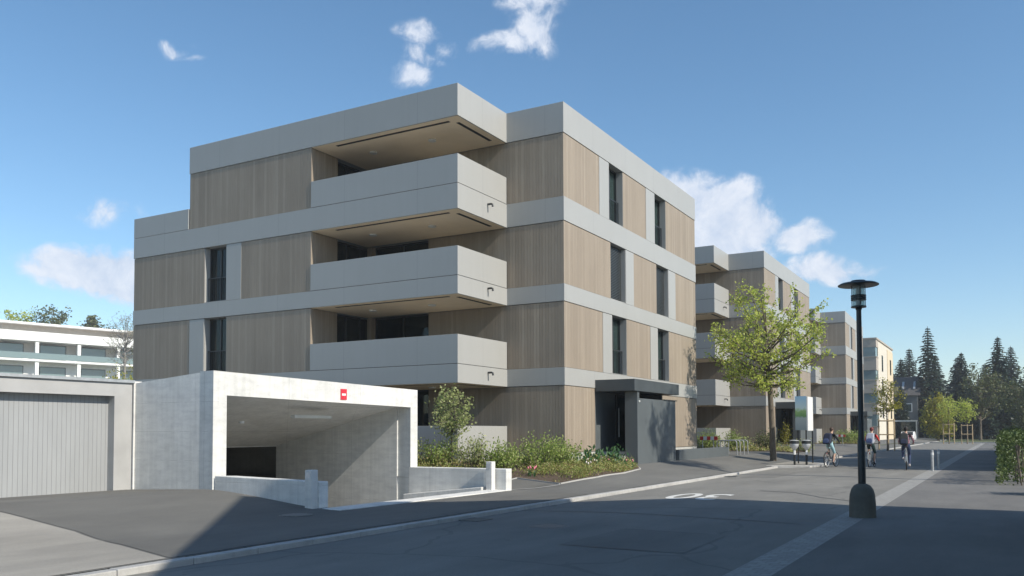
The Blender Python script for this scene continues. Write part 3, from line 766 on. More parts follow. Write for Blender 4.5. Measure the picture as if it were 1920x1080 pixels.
rp = MB().add([(1.55, -13.35, -.47), (1.55, -7.4, -.47), (-5.8, -7.1, -1.9), (-5.8, -13.35, -1.9), (-19, -7.1, -2.0), (-19, -13.35, -2.0), (-2.2, -7.25, -1.195), (-2.2, -13.35, -1.195)], [(0, 1, 6, 7)]); rp.add(rp.v, [(7, 6, 2, 3), (3, 2, 4, 5)], 1); loc_(rp).build('ramp_floor', ['ramp_concrete', 'asphalt_dark'], g)  # floor paled at the mouth for bounce light, darkened inside to deepen the shade
lt = MB()
for (x, yy, lx, ly) in ((-2.0, -10.0, .05, 1.3), (-3.0, -12.4, .05, .9)):
    z = 1.74-.22*(-.9-x)-.09
    lt2 = MB().box(x-.06, x+.06, yy-ly/2, yy+ly/2, z-.05, z+.02); loc_(lt2).build('ceiling_light', 'lamp_diffuser', g)
sm = MB().lathe([(.06, -.05), (.07, 0)], (-2.7, -11.6, 1.74-.22*1.8-.07), 14); loc_(sm).build('smoke_detector', 'white_paint', g)
# joint strip between portal and grey garage
mk = MB().box(-3.99, -3.885, -13.60, -13.4, -.5, 2.15); loc_(mk).build('joint_post', 'pale_concrete', g)
lw = MB(); lw.prism([(-1.39, -13.52), (1.50, -13.56), (1.50, -13.30), (-1.0, -13.30)], -.8, [.12, .07, .07, .12])
tag(lw.build('low_ramp_wall', 'concrete', bevel=.015), 'low concrete wall on the near side of the ramp, half in shade', 'wall')
lw = MB(); lw.box(-.98, 2.02, -7.40, -7.12, -2.0, .085)
tag(lw.build('low_ramp_wall', 'concrete', bevel=.015), 'low concrete wall between the ramp and the planting bed', 'wall')
rk = MB(); rk.prism([(-1.0, -7.62), (1.45, -7.66), (1.52, -7.42), (-1.0, -7.402)], [-1.2]*4, [-.62, -.36, -.36, -.62])
structure(rk.build('ramp_kerb', 'pale_concrete', bevel=.02))
structure(MB().prism([(1.56, -13.55), (2.0, -13.55), (2.05, -7.2), (1.56, -7.4)], -.8, [-.43, -.437, -.437, -.43]).build('drain_strip', 'pale_concrete', bevel=.006))
def post(x, yy, z0, z1, wx, lab):
    e = empty('intercom_post', (x, yy, z0), lab, 'post')
    MB().box(-wx/2, wx/2, -.09, .09, -.3, z1-z0).build('column', 'pale_concrete', e, bevel=.012)
    MB().box(-.055, .055, -.097, -.0905, z1-z0-.16, z1-z0-.05).build('keypad', 'steel', e)
post(1.40, -13.66, -.42, .30, .17, 'square pale post at the shaded end of the near ramp wall')
post(1.64, -7.52, -.44, .27, .17, 'square pale post with a keypad before the far ramp wall')
# sign on the lintel: small red and white plate
t = .575; px, py = P(t, -.012); zc = 1.93
ang = math.atan2(dv.y, dv.x)-math.pi/2
s = empty('warning_sign', (px, py, zc), 'small red and white sign on the white lintel of the ramp', 'sign', rz=ang)
MB().box(-.012, .006, -.10, .10, -.13, .13).build('plate', 'red_sign', s)
MB().box(.0065, .009, -.065, .065, -.03, .02).build('emblem', 'white_paint', s)
# grey garage left of the ramp
q = empty('grey_garage', (-3.92, -13.62, -.25), 'grey flat roofed garage at the left edge, beside the concrete ramp portal', 'garage')
m = MB(); X1 = 0.0
m.box(-6, 0, -.34, 0, -.4, 2.36); m.box(-6, 0, -9, -3.3, -.4, 2.36); m.box(-6, 0, -3.3, -.34, 2.08, 2.36); m.box(-6, -.45, -3.3, -.34, -.4, 2.08)
m.build('wall', 'grey_render', q)
MB().box(-6.05, .05, -9.05, .03, 2.36, 2.42).build('roof', 'galvanised', q)
d = MB().box(-.26, -.20, -3.3, -.34, -.35, 2.08).build('garage_door', 'door_boards', q)
f = MB(); f.box(-.20, .012, -.44, -.335, -.35, 2.06); f.box(-.20, .012, -3.3, -.335, 2.06, 2.085); f.box(-.2, .012, -3.305, -3.2, -.35, 2.06)
f.build('door_frame', 'grey_render', q)

# ------------------------------------------------------------------ vegetation
def quads(name, cen, nrm, tan, ln, wd, mat, parent):
    """leaves: one rhombus per leaf"""
    cen = np.asarray(cen, float); n = len(cen)
    tan = np.asarray(tan, float); tan /= np.linalg.norm(tan, axis=1)[:, None]+1e-9
    bi = np.cross(nrm, tan); bi /= np.linalg.norm(bi, axis=1)[:, None]+1e-9
    ln = np.asarray(ln, float).reshape(-1, 1)*np.ones((n, 1)); wd = np.asarray(wd, float).reshape(-1, 1)*np.ones((n, 1))
    nn = np.cross(tan, bi)
    v = np.empty((n, 4, 3))
    v[:, 0] = cen-tan*ln/2; v[:, 1] = cen+bi*wd/2+nn*wd*.12-tan*ln*.05; v[:, 2] = cen+tan*ln/2; v[:, 3] = cen-bi*wd/2+nn*wd*.12-tan*ln*.05
    me = bpy.data.meshes.new(name); me.vertices.add(n*4); me.loops.add(n*4); me.polygons.add(n)
    me.vertices.foreach_set('co', v.reshape(-1)); me.loops.foreach_set('vertex_index', np.arange(n*4, dtype=np.int32))
    me.polygons.foreach_set('loop_start', np.arange(0, n*4, 4, dtype=np.int32)); me.polygons.foreach_set('loop_total', np.full(n, 4, np.int32))
    me.materials.append(MATS[mat]); me.update(); me.validate()
    o = bpy.data.objects.new(name, me); col.objects.link(o); o.parent = parent; return o
def rnd_unit(g, n):
    v = g.normal(size=(n, 3)); return v/np.linalg.norm(v, axis=1)[:, None]
def crown_tree(name, loc, label, cat, seed, trunk_h, trunk_r, cc, cr, nclump, nleaf, leaf, lmat, bmat='bark', group=None, spread=.55, lean=(0, 0), twigs=7, flat=.7, crown='crown'):
    g_ = np.random.default_rng(seed); t = empty(name, loc, label, cat, group)
    cc = Vector(cc); cr = Vector(cr)
    top = Vector((lean[0], lean[1], trunk_h))
    tk = MB(); ctop = Vector((cc.x*.8, cc.y*.8, cc.z+cr.z*.55))
    pts = [Vector((0, 0, -.15)), Vector((lean[0]*.1, lean[1]*.1, .12)), Vector((lean[0]*.4, lean[1]*.4, trunk_h*.45)), top]
    tk.tube(pts, [trunk_r*1.35, trunk_r*1.05, trunk_r*.86, trunk_r*.78], 10)
    tk.tube([top, top.lerp(ctop, .35)+Vector((g_.normal()*.1, g_.normal()*.1, 0)), top.lerp(ctop, .7)+Vector((g_.normal()*.12, g_.normal()*.12, 0)), ctop], [trunk_r*.76, trunk_r*.5, trunk_r*.28, .015], 8)
    C_, T_ = [], []
    for k in range(nclump):
        for _ in range(40):
            d = g_.normal(size=3); d /= np.linalg.norm(d); rad = g_.uniform(.45, 1.0)**.6
            p = Vector((cc.x+d[0]*cr.x*rad, cc.y+d[1]*cr.y*rad, cc.z+d[2]*cr.z*rad))
            if all((p-c0).length > .42*min(cr)*(1.6 if nclump < 30 else 1.0) for c0 in C_[-12:]): break
        C_.append(p)
    leaves, tans = [], []
    per = max(3, nleaf//(nclump*twigs))
    for p in C_:
        f0 = min(.85, max(0.0, (p.z-top.z)/(ctop.z-top.z+1e-6)*.65-.12)); st_ = top.lerp(ctop, max(0, f0))
        mid = st_.lerp(p, .5)+Vector((g_.normal()*.12, g_.normal()*.12, -.10*(p-st_).length+abs(g_.normal())*.05))
        r1 = trunk_r*(.40-.22*f0)
        tk.tube([st_, st_.lerp(mid, .5)+Vector((0, 0, -.03)), mid, p], [r1, r1*.75, r1*.5, r1*.18], 6, cap=False)
        for q in range(twigs):
            src = mid.lerp(p, g_.uniform(.15, 1))
            d = Vector(g_.normal(size=3)); d.z = d.z*flat+.15; d.normalize()
            L_ = spread*g_.uniform(.5, 1.25); e = src+d*L_
            tk.tube([src, src.lerp(e, .5)+Vector((0, 0, .04)), e], [r1*.22+.004, r1*.14+.003, .003], 4, cap=False)
            for _ in range(per):
                u_ = g_.uniform(.25, 1.1); leaves.append(src+d*L_*u_+Vector(g_.normal(size=3))*leaf*.8); tans.append(g_.normal(size=3)+np.array(d)*.8-np.array([0, 0, .3]))
    tk.build('trunk', bmat, t, smooth=True)
    n = len(leaves)
    nr = rnd_unit(g_, n)+np.array([.25, -.1, .7])
    quads(crown, np.array([tuple(x) for x in leaves]), nr, np.array(tans), leaf*g_.uniform(.7, 1.35, n), leaf*.72*g_.uniform(.7, 1.3, n), lmat, t)
    return t
crown_tree('maple_tree', (3.47, 14.7, -.56), 'young maple with sparse yellow green leaves on the kerb beside the pavement', 'tree', 5, 3.65, .148, (-.33, -.1, 6.05), (3.15, 2.6, 2.7), 60, 8600, .125, 'leaf_maple', spread=.62, twigs=8, lean=(-.12, 0))

def shrub(name, loc, label, seed, h, r, nst, nleaf, leaf, mat, group=None, cat='shrub', up_=.9):
    g_ = np.random.default_rng(seed); t = empty(name, loc, label, cat, group)
    tk = MB(); lv, tn = [], []
    per = max(4, nleaf//nst)
    for k in range(nst):
        a = g_.uniform(0, 6.283); rr = r*math.sqrt(g_.uniform(.02, 1)); hh = h*g_.uniform(.55, 1.05)*(1-.35*(rr/r)**2)
        b0 = Vector((math.cos(a)*rr*.3, math.sin(a)*rr*.3, -.1)); e = Vector((math.cos(a)*rr, math.sin(a)*rr, hh))
        m_ = b0.lerp(e, .5)+Vector((g_.normal()*.05, g_.normal()*.05, hh*.08))
        tk.tube([b0, m_, e], [.012, .009, .003], 4, cap=False)
        for _ in range(per):
            u_ = g_.uniform(.18, 1.0)**.8
            p = (b0.lerp(m_, u_*2) if u_ < .5 else m_.lerp(e, u_*2-1))
            lv.append(p+Vector(g_.normal(size=3))*(leaf*.9+.05*r)); tn.append(g_.normal(size=3)+np.array([0, 0, up_]))
    tk.build('stem', 'bark', t, smooth=True)
    n = len(lv); quads('foliage', np.array([tuple(x) for x in lv]), rnd_unit(g_, n)+np.array([.3, -.2, .5]), np.array(tn), leaf*g_.uniform(.7, 1.4, n), leaf*.55*g_.uniform(.7, 1.3, n), mat, t)
    return t
def bz(x, y): return bedz(x, y)+.02
crown_tree('small_tree', (-1.42, -4.7, bz(-1.42, -4.7)), 'small loose multi-stemmed tree with pale leaves in front of the patio wall', 'tree', 11, .9, .035, (0, 0, 1.62), (.62, .62, .75), 22, 1500, .085, 'leaf_pale', spread=.34, twigs=6, flat=1.0, crown='foliage')
SH = [(-2.6, -5.2, 1.05, .55, 'leaf_pale', 'pale green bush nearest the concrete portal'),
      (-1.7, -4.9, 1.0, .55, 'leaf_shrub', 'bush before the dark side of the patio wall, under the small tree'),
      (-.75, -4.6, 1.12, .55, 'leaf_pale', 'thin pale bush in front of the sunlit patio wall'),
      (.02, -4.2, 1.0, .6, 'leaf_shrub', 'green bush right behind the keypad post'),
      (.35, -2.6, 1.15, .75, 'leaf_shrub', 'largest green bush in the bed, left of the building corner'),
      (.55, -1.4, 1.05, .62, 'leaf_shrub', 'rounded bush closest to the building corner')]
for i, (x, y, h, r, mt_, lab) in enumerate(SH):
    shrub('shrub', (x, y, bz(x, y)), lab, 40+i, h*.93, r*1.08, 40, 1750 if r > .55 else 1150, .075, mt_, 'bushes in the planting bed')
# ground cover of the bed: one carpet of little leaves
def carpet(name, poly, n, mat, seed, zf, hh=.16, leaf=.06, label='low mixed ground cover in the planting bed'):
    g_ = np.random.default_rng(seed); pts = []
    P_ = [Vector(p) for p in poly]
    x0, x1 = min(p.x for p in P_), max(p.x for p in P_); y0, y1 = min(p.y for p in P_), max(p.y for p in P_)
    def inside(x, y):
        c = False; j = len(P_)-1
        for i in range(len(P_)):
            if (P_[i].y > y) != (P_[j].y > y) and x < (P_[j].x-P_[i].x)*(y-P_[i].y)/(P_[j].y-P_[i].y)+P_[i].x: c = not c
            j = i
        return c
    cl = [(g_.uniform(x0, x1), g_.uniform(y0, y1), g_.uniform(.15, .5), g_.uniform(.4, 1.3)) for _ in range(60)]
    while len(pts) < n:
        cx, cy, cr_, ch = cl[g_.integers(len(cl))]
        x, y = cx+g_.normal()*cr_, cy+g_.normal()*cr_
        if inside(x, y): pts.append((x, y, zf(x, y)+abs(g_.normal())*hh*ch*.6+.01))
    o = quads(name, np.array(pts), rnd_unit(g_, n)+np.array([.2, -.2, .6]), rnd_unit(g_, n)+np.array([0, 0, .8]), leaf*g_.uniform(.6, 1.5, n), leaf*.5*g_.uniform(.6, 1.4, n), mat, None)
    return tag(o, label, 'ground cover', kind='stuff')
carpet('ground_cover', [(-3, -6.95), (.84, -6.95), (.9, -4.92), (2.34, -5.08), (2.65, -3.4), (2.61, -1.3), (2.28, .88), (1.48, 2.32), (.1, 2.4), (.1, -.1), (-2.1, -.1), (-2.1, -3.2), (-3, -3.2)], 19000, 'leaf_ground', 8, bz, .22)
def tulip(loc, petal, label):
    g_ = random.Random(int(loc[0]*100)); t = empty('tulip', loc, label, 'flower', 'tulips in the planting bed'); t.scale = (.62, .62, .7)
    MB().tube([(0, 0, -.05), (.01, 0, .15), (.012, .004, .30)], .005, 5).build('stem', 'leaf_bulb', t)
    lf = MB()
    for a in (0, 2.1, 4.2):
        c, s_ = math.cos(a), math.sin(a)
        lf.add([(c*.01-s_*.018, s_*.01+c*.018, 0), (c*.01+s_*.018, s_*.01-c*.018, 0), (c*.06+s_*.02, s_*.06-c*.02, .13), (c*.06-s_*.02, s_*.06+c*.02, .13), (c*.11, s_*.11, .24)], [(0, 1, 2, 3), (3, 2, 4)])
    lf.build('leaf', 'leaf_bulb', t)
    MB().lathe([(.006, .295), (.03, .315), (.038, .345), (.034, .375), (.024, .395)], (.012, .004, 0), 9).build('petals', petal, t, smooth=True)
    return t
tp = tulip((1.15, -4.55, bz(1.15, -4.55)), 'petal_pink', 'pink tulip among the ground cover of the planting bed')
tw = tulip((1.6, -1.2, bz(1.6, -1.2)), 'petal_white', 'white tulip among the ground cover of the planting bed')
for (x, y) in ((1.25, -4.45), (1.05, -4.4), (1.32, -4.62), (1.2, -4.3), (2.2, .55), (2.1, .75), (2.0, .45), (1.1, -4.6), (1.7, -.3)):
    copy_tree(tp, (x, y, bz(x, y)), rz=x*7)
for (x, y) in ((1.75, -1.35), (1.9, -2.1), (1.85, -2.3), (1.25, -1.0), (1.15, -.7), (2.05, -2.6)):
    copy_tree(tw, (x, y, bz(x, y)), rz=x*5)
for i, (x, y, h, lab) in enumerate(((1.0, -.2, .42, 'clump of dark green strap leaves below the sunlit plinth'), (1.35, 1.0, .5, 'taller clump of strap leaves left of the entrance steps'))):
    shrub('iris_clump', (x, y, bz(x, y)), lab, 70+i, h, .35, 30, 260, .16, 'leaf_bulb', cat='plant', up_=2.5)
# beds in front of the second and third building
for (yo, lab, nm) in ((28.05, 'ground cover in the bed before the second building', 81), (59.3, 'ground cover in the bed before the third building', 82)):
    over('planting_bed', [(-6, yo-4.6), (1.5, yo-4.6), (2.4, yo-3), (2.3, yo+1), (.05, yo+2), (.05, yo-.05), (-6, yo-.05)], 'soil', .03, 6)
    carpet('ground_cover', [(-6, yo-4.5), (1.4, yo-4.5), (2.3, yo-3), (2.2, yo+1), (.1, yo+1.9), (.1, yo-.1), (-6, yo-.1)], 3500, 'leaf_ground', nm, lambda x, y: hl(x, y)+.04, .3, .11, lab)
B2S = [(-2.6, 24.6, 1.3, 'loose bush behind the red and white barrier at the drive'), (-1.2, 25.4, 1.2, 'grassy bush right behind the bicycle racks'), (.4, 26.3, 1.15, 'dark rounded bush at the corner of the second building')]
for i, (x, y, h, lab) in enumerate(B2S):
    shrub('shrub', (x, y, hl(x, y)), lab, 50+i, h, .8, 50, 1500, .10, 'leaf_shrub' if i < 2 else 'leaf_far', 'bushes in the planting bed')
for i, (x, y, lab) in enumerate(((.2, 57.6, 'bush in front of the third building, left of its porch'), (1.2, 58.2, 'smaller bush left of the third building porch, towards the street'))):
    shrub('shrub', (x, y, hl(x, y)), lab, 60+i, 1.3, 1.0, 50, 1200, .13, 'leaf_shrub', 'bushes in the planting bed')
shrub('shrub', (2.2, 27.7, hl(2.2, 27.7)), 'low bush beside the porch of the second building', 66, .7, .6, 40, 700, .10, 'leaf_pale', 'bushes in the planting bed')
shrub('shrub', (.55, 31.0, hl(.55, 31)), 'upright yellow green bush beside the trunk, before the second porch', 67, 1.9, .35, 30, 700, .11, 'leaf_yellow', 'bushes in the planting bed')

def conifer(name, loc, label, seed, h, r, lmat='leaf_conifer', group='dark conifers at the end of the street', dens=1.0):
    g_ = np.random.default_rng(seed); t = empty(name, loc, label, 'tree', group)
    tk = MB().tube([(0, 0, -.5), (0, 0, h*.5), (0, 0, h)], [r*.08, r*.05, .03], 8); lv, tn, sz = [], [], []
    z = h*.06
    while z < h*.985:
        f_ = 1-z/h; L_ = r*(f_**.8)*g_.uniform(.75, 1.1)+.15; nb = int(6+5*f_)
        a0 = g_.uniform(0, 6.28)
        for k in range(nb):
            a = a0+6.283*k/nb+g_.normal()*.15; l = L_*g_.uniform(.6, 1.15); dr_ = -.25-.25*f_
            e = Vector((math.cos(a)*l, math.sin(a)*l, z+l*dr_+.12*l))
            s_ = Vector((0, 0, z)); tk.tube([s_, s_.lerp(e, .5)+Vector((0, 0, .05*l)), e], [.05*f_+.015, .03*f_+.01, .008], 4, cap=False)
            m = int((14+44*f_)*dens)
            for q in range(m):
                u_ = g_.uniform(.12, 1.05); side = g_.normal()*.22*l*(1.1-u_*.7)
                p = s_.lerp(e, u_)+Vector((-math.sin(a)*side, math.cos(a)*side, -abs(g_.normal())*.10*l*.5+.05*l*math.sin(u_*3)))
                lv.append(tuple(p)); tn.append((math.cos(a)+g_.normal()*.5, math.sin(a)+g_.normal()*.5, -.35+g_.normal()*.25)); sz.append((.32+.5*f_)*r*.26)
        z += h*.024*(1.3-.5*(1-f_))
    tk.build('trunk', 'bark_dark', t, smooth=True)
    n = len(lv); sz = np.array(sz)*g_.uniform(.7, 1.4, n)
    quads('crown', np.array(lv), rnd_unit(g_, n)*.6+np.array([0, 0, 1]), np.array(tn), sz, sz*.5, lmat, t)
    return t
GZ = -.55
conifer('conifer', (2.0, 131, GZ), 'tallest dark spruce with a pointed top at the end of the street', 1, 18.8, 4.2)
conifer('conifer', (-2.8, 138, GZ), 'dark broad spruce just left of the tallest one', 2, 14.2, 4.6)
conifer('conifer', (-1.0, 118, GZ), 'small dark fir standing before the grey gabled house', 3, 8.4, 2.2)
conifer('conifer', (-5.8, 146, GZ), 'dark spruce half hidden by the beige building', 4, 14.6, 4.0)
conifer('conifer', (6.5, 140, GZ), 'dark spruce right of the tallest one', 5, 15.0, 4.5)
conifer('conifer', (12.0, 136, GZ), 'dark spruce near the right edge of the street end', 6, 17.0, 4.6)
conifer('conifer', (17.5, 142, GZ), 'dark spruce farthest to the right', 7, 15.5, 4.6)
for i in range(9):
    conifer('conifer', (-8+4.4*i, 158+5*(i % 3), GZ), 'dark spruce in the back row behind the others, %s from the left' % ('first', 'second', 'third', 'fourth', 'fifth', 'sixth', 'seventh', 'eighth', 'ninth')[i], 200+i, 14.5+2.4*((i*7) % 4)/2, 5.4, dens=.6)
crown_tree('yellow_tree', (4.4, 112, GZ), 'rounded yellow green tree below the tall spruce at the right', 'tree', 21, 1.4, .2, (0, 0, 4.0), (2.4, 2.4, 3.4), 40, 3800, .30, 'leaf_yellow', spread=.9)
crown_tree('bare_tree', (9.5, 122, GZ), 'brownish leafing tree beside the yellow tree, before the spruces', 'tree', 22, 3, .25, (0, 0, 7.5), (3.6, 3.4, 4.6), 44, 3600, .28, 'leaf_far', spread=1.1)
crown_tree('green_tree', (15.5, 118, GZ), 'broad green tree at the right end of the street', 'tree', 23, 2.5, .25, (0, 0, 6), (3.6, 3.4, 4), 44, 4200, .30, 'leaf_far', spread=1.1)
# young staked street trees
def staked(loc, label, sc=1.0, seed=31):
    t = crown_tree('staked_tree', loc, label, 'tree', seed, 2.5*sc, .06, (0, 0, 4.1*sc), (1.15*sc, 1.15*sc, 1.5*sc), 24, 1500, .14, 'leaf_yellow' if seed == 31 else 'leaf_maple', spread=.5, group='young trees between timber stakes')
    st = MB()
    for (x, y) in ((-.55, -.45), (.55, -.45), (.0, .6)): st.tube([(x, y, -.3), (x, y, 2.35*sc)], .055, 8)
    st.build('stake', 'timber', t)
    rl = MB()
    for z in (1.15*sc, 2.2*sc):
        for (p, q_) in (((-.55, -.45), (.55, -.45)), ((.55, -.45), (0, .6)), ((0, .6), (-.55, -.45))):
            rl.tube([(p[0], p[1]-.06, z), (q_[0], q_[1]-.06, z)], .05, 6)
    rl.build('cross_rail', 'timber', t)
    return t
staked((4.9, 46, GZ+.12), 'young leafing tree held by timber stakes before the beige building', 1.0, 31)
staked((7.2, 84, GZ+.05), 'young staked tree farther off, near the tall thin pole', 1.0, 32)
staked((9.0, 85, GZ+.05), 'young staked tree at the right edge of the street', .95, 33)
# tree across the street whose shade falls on the porch wall
crown_tree('tall_tree', (15.9, 3.6, GZ), 'tall tree over the right pavement beyond the picture edge', 'tree', 77, 8.6, .16, (0, 1.4, 12.6), (1.5, 2.2, 2.0), 30, 3200, .16, 'leaf_far', spread=.6)

# ------------------------------------------------------------------ street furniture
lp = empty('street_lamp', (10.58, -9.55, -.53), 'tall black street lamp with a disc shade on a rounded concrete foot', 'street lamp')
MB().lathe([(.225, -.1), (.225, .02), (.222, .26), (.212, .40), (.185, .50), (.14, .565), (.085, .595), (.07, .60)], seg=28).build('concrete_foot', 'foot_concrete' if 'foot_concrete' in MATS else 'shaded_concrete', lp, smooth=True)
MB().lathe([(.066, .58), (.066, 1.35), (.062, 1.36), (.052, 1.40), (.044, 3.60), (.044, 3.72)], seg=18).build('pole', 'black_paint', lp, smooth=True)
hd = MB().lathe([(.05, 3.70), (.06, 3.735), (.13, 3.74), (.13, 3.765), (.06, 3.775)], seg=24).build('lamp_head', 'black_paint', lp, smooth=True)
MB().lathe([(.105, 3.777), (.105, 4.14)], seg=20).build('lamp_glass', 'lamp_glass', hd, smooth=True)
rg = MB()
for z in (3.87, 3.905, 3.94): rg.lathe([(.106, z), (.13, z), (.13, z+.022), (.106, z+.022)], seg=24)
for k in range(4):
    a = k*math.pi/2+.4; rg.tube([(.118*math.cos(a), .118*math.sin(a), 3.77), (.118*math.cos(a), .118*math.sin(a), 4.15)], .006, 6)
rg.build('guard_ring', 'black_paint', hd, smooth=True)
MB().lathe([(.045, 3.79), (.045, 4.05), (.03, 4.08)], seg=14).build('bulb', 'lamp_diffuser', hd, smooth=True)
MB().lathe([(.335, 4.13), (.345, 4.135), (.345, 4.15), (.30, 4.175), (.13, 4.205), (.12, 4.225), (.06, 4.235), (.001, 4.237)], seg=36).build('lamp_shade', 'black_paint', lp, smooth=True)

def bin_(loc, lab):
    e = empty('litter_bin', loc, lab, 'litter bin', 'litter bins on posts')
    MB().tube([(0, 0, -.2), (0, 0, .66)], .045, 12).build('post', 'black_paint', e, smooth=True)
    MB().lathe([(.0475, .44), (.0475, .62)], seg=14).build('reflector_band', 'white_paint', e)
    MB().lathe([(.055, .64), (.10, .70), (.165, .78), (.18, .86), (.18, .90)], seg=22).build('bowl', 'steel', e, smooth=True)
    MB().lathe([(.183, .90), (.19, .905), (.19, 1.02), (.183, 1.025)], seg=22).build('ring', 'frame', e, smooth=True)
    MB().lathe([(.19, 1.026), (.19, 1.04), (.12, 1.06), (.001, 1.065)], seg=22).build('lid', 'steel', e, smooth=True)
    return e
b1 = bin_((5.02, 11.75, -.43), 'silver litter bin on a black post, nearest the tree trunk')
copy_tree(b1, (5.47, 11.95, -.43), 'silver litter bin on a black post, nearest the cyclists')
ib = empty('information_board', (4.98, 13.4, -.425), 'angled information board with a landscape picture above the litter bins', 'sign')
bo = MB().box(-.24, .24, -.02, .02, 0, 1.5); o_ = bo.build('picture_panel', 'poster', ib); o_.location = (0, 0, 1.47)
MB().box(.245, .30, -.02, 1.15, 1.45, 2.95).build('white_panel', 'white_paint', ib)
for (x, y) in ((-.15, .06), (.20, .06), (.27, 1.1)): MB().tube([(x, y, -.3), (x, y, 1.5)], .03, 8).build('post', 'black_paint', ib)
def bollard(loc, lab):
    e = empty('bollard', loc, lab, 'bollard', 'steel bollards at the right kerb')
    MB().lathe([(.05, -.1), (.05, .74), (.045, .77), (.02, .785), (.001, .786)], seg=16).build('tube', 'galvanised', e, smooth=True)
    MB().lathe([(.0525, .60), (.0525, .69)], seg=16).build('reflector_band', 'white_paint', e)
    return e
bl = bollard((10.36, 10.6, -.52), 'slim steel bollard at the right kerb, nearer of the pair')
copy_tree(bl, (10.46, 12.4, -.52), 'slim steel bollard at the right kerb, farther of the pair')
def barrier(loc, lab):
    e = empty('barrier', loc, lab, 'barrier', 'red and white plank barriers')
    p = MB(); n = 5
    for k in range(n): p.box(-.44+.88*k/n, -.44+.88*(k+1)/n, -.015, .015, .74, .92, k % 2)
    p.build('plank', ['red_paint', 'white_paint'], e)
    for x in (-.32, .22): MB().tube([(x, .035, -.1), (x, .035, .80)], .022, 8).build('leg', 'galvanised', e)
    return e
br1 = barrier((.18, 15.5, -.16), 'red and white plank barrier at the end of the low dark wall')
copy_tree(br1, (1.5, 45.5, -.2), 'red and white plank barrier before the third building')
def hoop(loc, lab):
    o = MB(); pts = [(-.48, 0, -.1), (-.48, 0, .58)]
    for i in range(1, 6):
        a = math.pi-i*math.pi/10; pts.append((-.36+.12*math.cos(a), 0, .58+.12*math.sin(a)))
    for i in range(6):
        a = math.pi/2-i*math.pi/10; pts.append((.36+.12*math.cos(a), 0, .58+.12*math.sin(a)))
    pts.append((.50, 0, -.1)); o.tube(pts, .024, 8)
    return tag(o.build('bicycle_rack', 'galvanised', smooth=True, loc=loc), lab, 'bicycle rack', 'steel hoop bicycle racks')
hp = hoop((1.0, 15.75, -.14), 'steel hoop bicycle rack, nearest the red and white barrier')
for k, lab in enumerate(('steel hoop bicycle rack, second from the barrier', 'steel hoop bicycle rack, third from the barrier', 'steel hoop bicycle rack, farthest from the barrier')):
    copy_tree(hp, (1.0+.03*k, 16.35+.6*k, -.14), lab)
pp = empty('lamp_pole', (-.55, 140, GZ), 'tall thin grey pole before the spruces', 'pole')
MB().tube([(0, 0, -.3), (0, 0, 11.2)], [.20, .15], 10).build('mast', 'galvanised', pp, smooth=True)
MB().lathe([(.30, -.3), (.30, .25), (.22, .3)], seg=12).build('base', 'plinth', pp)

# ------------------------------------------------------------------ far houses
be = empty('beige_building', (-1.0, 89.5, GZ), 'cream four storey building with corner loggias beyond the timber blocks', 'building')
lev = [(10.85, 12.05), (7.95, 9.15), (5.05, 6.25), (2.15, 3.6)]
m = MB()
m.box(-14, -2.0, 0, 18, 0, 13.0); m.box(-2.0, 0, 2.0, 18, 0, 13.0)
m.build('wall', 'beige_white', be)
MB().box(-14.1, .12, -.12, 18.1, 13.0, 13.2).build('roof', 'beige_cladding', be)
zprev = 0
for i, (z0, z1) in enumerate(sorted(lev)):
    p = MB(); p.box(-2.0, .02, -.02, 2.0, zprev, z0); p.build('loggia_wall', 'beige_cladding', be)
    MB().box(-2.05, .07, -.07, 2.0, z0-.12, z0+.01).build('sill', 'beige_cladding', be)
    w_ = MB(); w_.box(-1.9, -.06, .06, .10, z0+.01, z1); w_.box(-.10, -.06, .10, 1.9, z0+.01, z1); w_.build('loggia_glass', 'glass_pale', be)
    MB().box(-2.0, -1.9, .03, .12, z0+.01, z1).build('loggia_post', 'frame', be)
    zprev = z1
MB().box(-2.0, .02, -.02, 2.0, zprev, 13.0).build('loggia_wall', 'beige_cladding', be)
MB().box(-.6, .06, 11.5, 18.0, 0.0, 12.6).build('cream_wall', 'cream_render', be)
for zc in (9.3, 6.2, 3.2):
    for yy, x in ((5.6, 0), (14.2, .06)):
        f = MB(); f.box(x-.02, x+.03, yy, yy+1.3, zc, zc+2.1); f = f.build('window', 'frame', be)
        MB().box(x+.031, x+.036, yy+.1, yy+1.2, zc+.1, zc+2.0).build('pane', 'glass', f)
gh = empty('grey_house', (-7.5, 128, GZ), 'dark grey gabled house between the cream building and the spruces', 'house')
m = MB(); m.prism([(0, 0), (8, 0), (8, 9), (0, 9)], 0, 7.5); m.build('wall', 'house_grey', gh)
m = MB(); m.add([(-.4, -.4, 7.3), (8.4, -.4, 7.3), (8.4, 9.4, 7.3), (-.4, 9.4, 7.3), (-.4, 4.5, 10.6), (8.4, 4.5, 10.6)], [(0, 1, 5, 4), (2, 3, 4, 5), (1, 2, 5), (3, 0, 4), (0, 3, 2, 1)])
m.build('roof', 'roof_tile', gh)
for x in (1.2, 4.2, 6.2):
    for z in (1.2, 4.6):
        f = MB().box(x, x+1.0, -.05, .02, z, z+1.4).build('window', 'white_paint', gh); MB().box(x+.1, x+.9, -.06, -.051, z+.1, z+1.3).build('pane', 'glass', f)
for x in (5.6, 7.3): MB().prism([(x, 1.0), (x+.3, 1.0), (x+.3, 2.6), (x, 2.6)], 8.4, [8.5, 8.5, 9.7, 9.7]).build('skylight_frame', 'galvanised', gh)
shd = empty('bus_shelter', (-.2, 112, GZ), 'pale framed shelter in front of the grey house', 'shelter')
MB().box(-1.9, 1.9, 0, .15, 2.9, 3.1).build('roof', 'white_render', shd)
